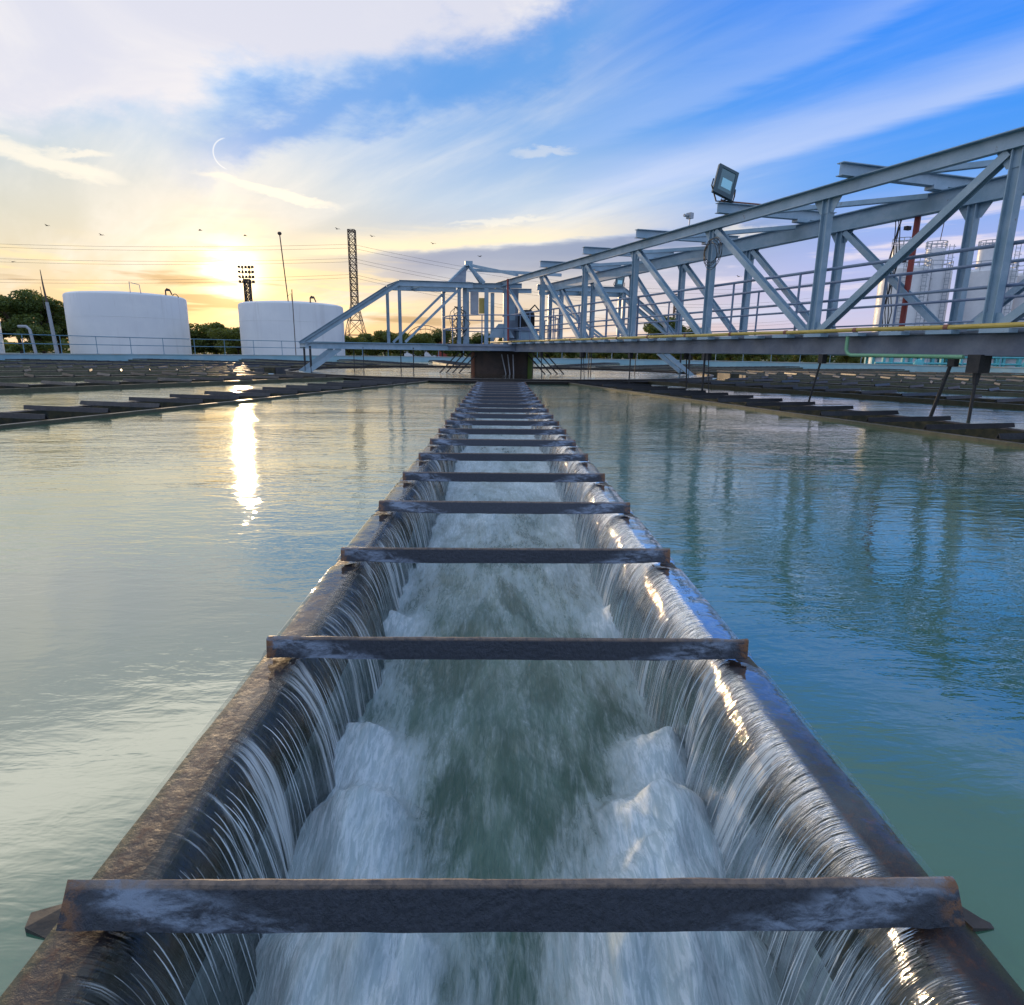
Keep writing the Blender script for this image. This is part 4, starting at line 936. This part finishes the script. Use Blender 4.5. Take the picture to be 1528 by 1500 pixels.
# ------------------------------------------------------------------ trees
def make_tree(name, seed, h_, rw_, mt, nleaf, ls, flat=.6):
    rnd = random.Random(seed); root = empty(name)
    tr = MB(); tips = []
    th = h_ * .35
    tr.tube([(0, 0, -.4), (.05 * h_ * rnd.uniform(-.3, .3), 0, th * .5), (0, .03 * h_ * rnd.uniform(-1, 1), th)], h_ * .035, 7, h_ * .022)
    for j in range(9):
        a = j * 2.4 + rnd.uniform(-.3, .3); rr = rw_ * rnd.uniform(.35, .8); zz = h_ * rnd.uniform(.45, .86)
        m_ = Vector((math.cos(a) * rr * .45, math.sin(a) * rr * .45, th + (zz - th) * .6)); e = Vector((math.cos(a) * rr, math.sin(a) * rr, zz))
        tr.tube([(0, 0, th * .9), m_, e], h_ * .016, 5, h_ * .004); tips.append(e)
    tips += [Vector((rnd.uniform(-.3, .3) * rw_, rnd.uniform(-.3, .3) * rw_, h_ * rnd.uniform(.7, .93))) for _ in range(5)]
    tips += [Vector((math.cos(a) * rw_ * .7, math.sin(a) * rw_ * .7, h_ * rnd.uniform(.25, .5))) for a in (0.5, 1.7, 2.9, 4.1, 5.3)]
    part(tr, 'trunk', 'bark', root, local=True)
    lf = MB()
    cl = [(t_, rw_ * rnd.uniform(.24, .40)) for t_ in tips]
    for q_ in range(nleaf):
        c_, rr = cl[rnd.randrange(len(cl))]
        while True:
            d = Vector((rnd.uniform(-1, 1), rnd.uniform(-1, 1), rnd.uniform(-1, 1)))
            if .25 < d.length < 1: break
        p_ = c_ + Vector((d.x * rr, d.y * rr, d.z * rr * flat)); s_ = ls * rnd.uniform(.6, 1.4)
        a_ = Vector((rnd.uniform(-1, 1), rnd.uniform(-1, 1), rnd.uniform(-.5, .5))).normalized(); b_ = a_.cross(Vector((rnd.uniform(-1, 1), rnd.uniform(-1, 1), rnd.uniform(-1, 1)))).normalized()
        o = len(lf.v); lf.v += [p_ - a_ * s_, p_ - b_ * s_ * .5, p_ + a_ * s_, p_ + b_ * s_ * .5]; lf.f.append((o, o + 1, o + 2, o + 3))
    part(lf, 'crown', mt, root, local=True, smooth=False)
    return root
def put(root, x, y_, z, s, rz, label, first):
    o = root if first else copy_tree(root)
    o.location = (x, y_, z); o.scale = (s, s, s * random.uniform(.92, 1.08)); o.rotation_euler = (0, 0, rz)
    tag(o, label, 'tree', 'trees beyond the tank wall'); return o
big = make_tree('broadleaf_tree', 1, 6.2, 3.2, 'leafa', 9000, .13)
bush = make_tree('bushy_tree', 2, 3.6, 2.6, 'leafb', 5500, .15, .7)
med = make_tree('round_tree', 3, 4.6, 2.8, 'leafa', 7000, .14)
random.seed(11)
for n_, (u, Yd, sc_, rz, lb) in enumerate(((6, 76, 1.12, .3, 'dark broadleaf tree at far left, just right of the cut-off tank'), (34, 74, 1.16, 2.3, 'tallest dark broadleaf tree left of the leaning mast'), (66, 77, 1.14, 4., 'dark broadleaf tree directly behind the leaning mast'), (90, 80, 1.08, 5.2, 'dark broadleaf tree half hidden behind the broad white tank'))):
    q = at(u, 530, Yd); put(big, q.x, q.y, -.6, sc_, rz, lb, n_ == 0)
q = at(52, 530, 70); put(med, q.x, q.y, -.6, .75, 1., 'low rounded tree at the foot of the leaning mast', True)
i = 0; fb = True
spots = []
for u in (288, 305, 322, 340, 356): spots.append((u, 92, 1.0, 'gap between the two white tanks'))
for u in (520, 548, 575, 602, 632, 660, 690, 720): spots.append((u, 100, .95, 'row behind the left arm'))
for u in (760, 800, 838, 870, 905, 935, 965, 1000, 1030, 1060, 1090): spots.append((u, 96, .85, 'row behind the long bridge'))
for u in (1125, 1160, 1195, 1230, 1265, 1295): spots.append((u, 100, .62, 'low row left of the silos'))
ords = ['first', 'second', 'third', 'fourth', 'fifth', 'sixth', 'seventh', 'eighth', 'ninth', 'tenth', 'eleventh']
cnt = {}
for (u, Yd, s, wh) in spots:
    q = at(u, 530, Yd + random.uniform(-4, 4)); n_ = cnt.get(wh, 0); cnt[wh] = n_ + 1
    src = bush if n_ % 2 == 0 else med
    sc_ = s * random.uniform(.85, 1.15) * (1.18 if src is bush else .92)
    put(src, q.x, q.y, -.7, sc_, random.uniform(0, 6), '%s tree from the left in the %s' % (ords[n_], wh), src is bush and fb)
    if src is bush: fb = False
put(med, *at(985, 530, 84).xy, -.6, 1.25, .5, 'tall dark tree behind the railings right of the hub', False)
put(med, *at(1032, 530, 88).xy, -.6, 1.05, 2.5, 'dark rounded tree just right of the tall one behind the bridge', False)
# far treeline mass along the whole horizon
rnd = random.Random(77); lf = MB()
for q_ in range(26000):
    a = rnd.uniform(-60, 60); rr = rnd.uniform(170, 190); x_ = CX + math.sin(R_(a)) * rr; y_ = math.cos(R_(a)) * rr
    hmax = 3.2 + 2.2 * noise.noise(Vector((a * .35, 0, 0))) + 1.2 * noise.noise(Vector((a * 1.6, 4, 0)))
    z = -.6 + hmax * rnd.random() ** .7; s_ = rnd.uniform(.35, .8)
    p_ = Vector((x_, y_, z)); a_ = Vector((rnd.uniform(-1, 1), rnd.uniform(-1, 1), rnd.uniform(-.6, .6))).normalized(); b_ = a_.cross(Vector((rnd.uniform(-1, 1), rnd.uniform(-1, 1), rnd.uniform(-1, 1)))).normalized()
    o = len(lf.v); lf.v += [p_ - a_ * s_, p_ - b_ * s_ * .6, p_ + a_ * s_, p_ + b_ * s_ * .6]; lf.f.append((o, o + 1, o + 2, o + 3))
tag(part(lf, 'far_woodland', 'leafa', smooth=False), 'far low line of woodland along the horizon', 'woodland', kind='stuff')
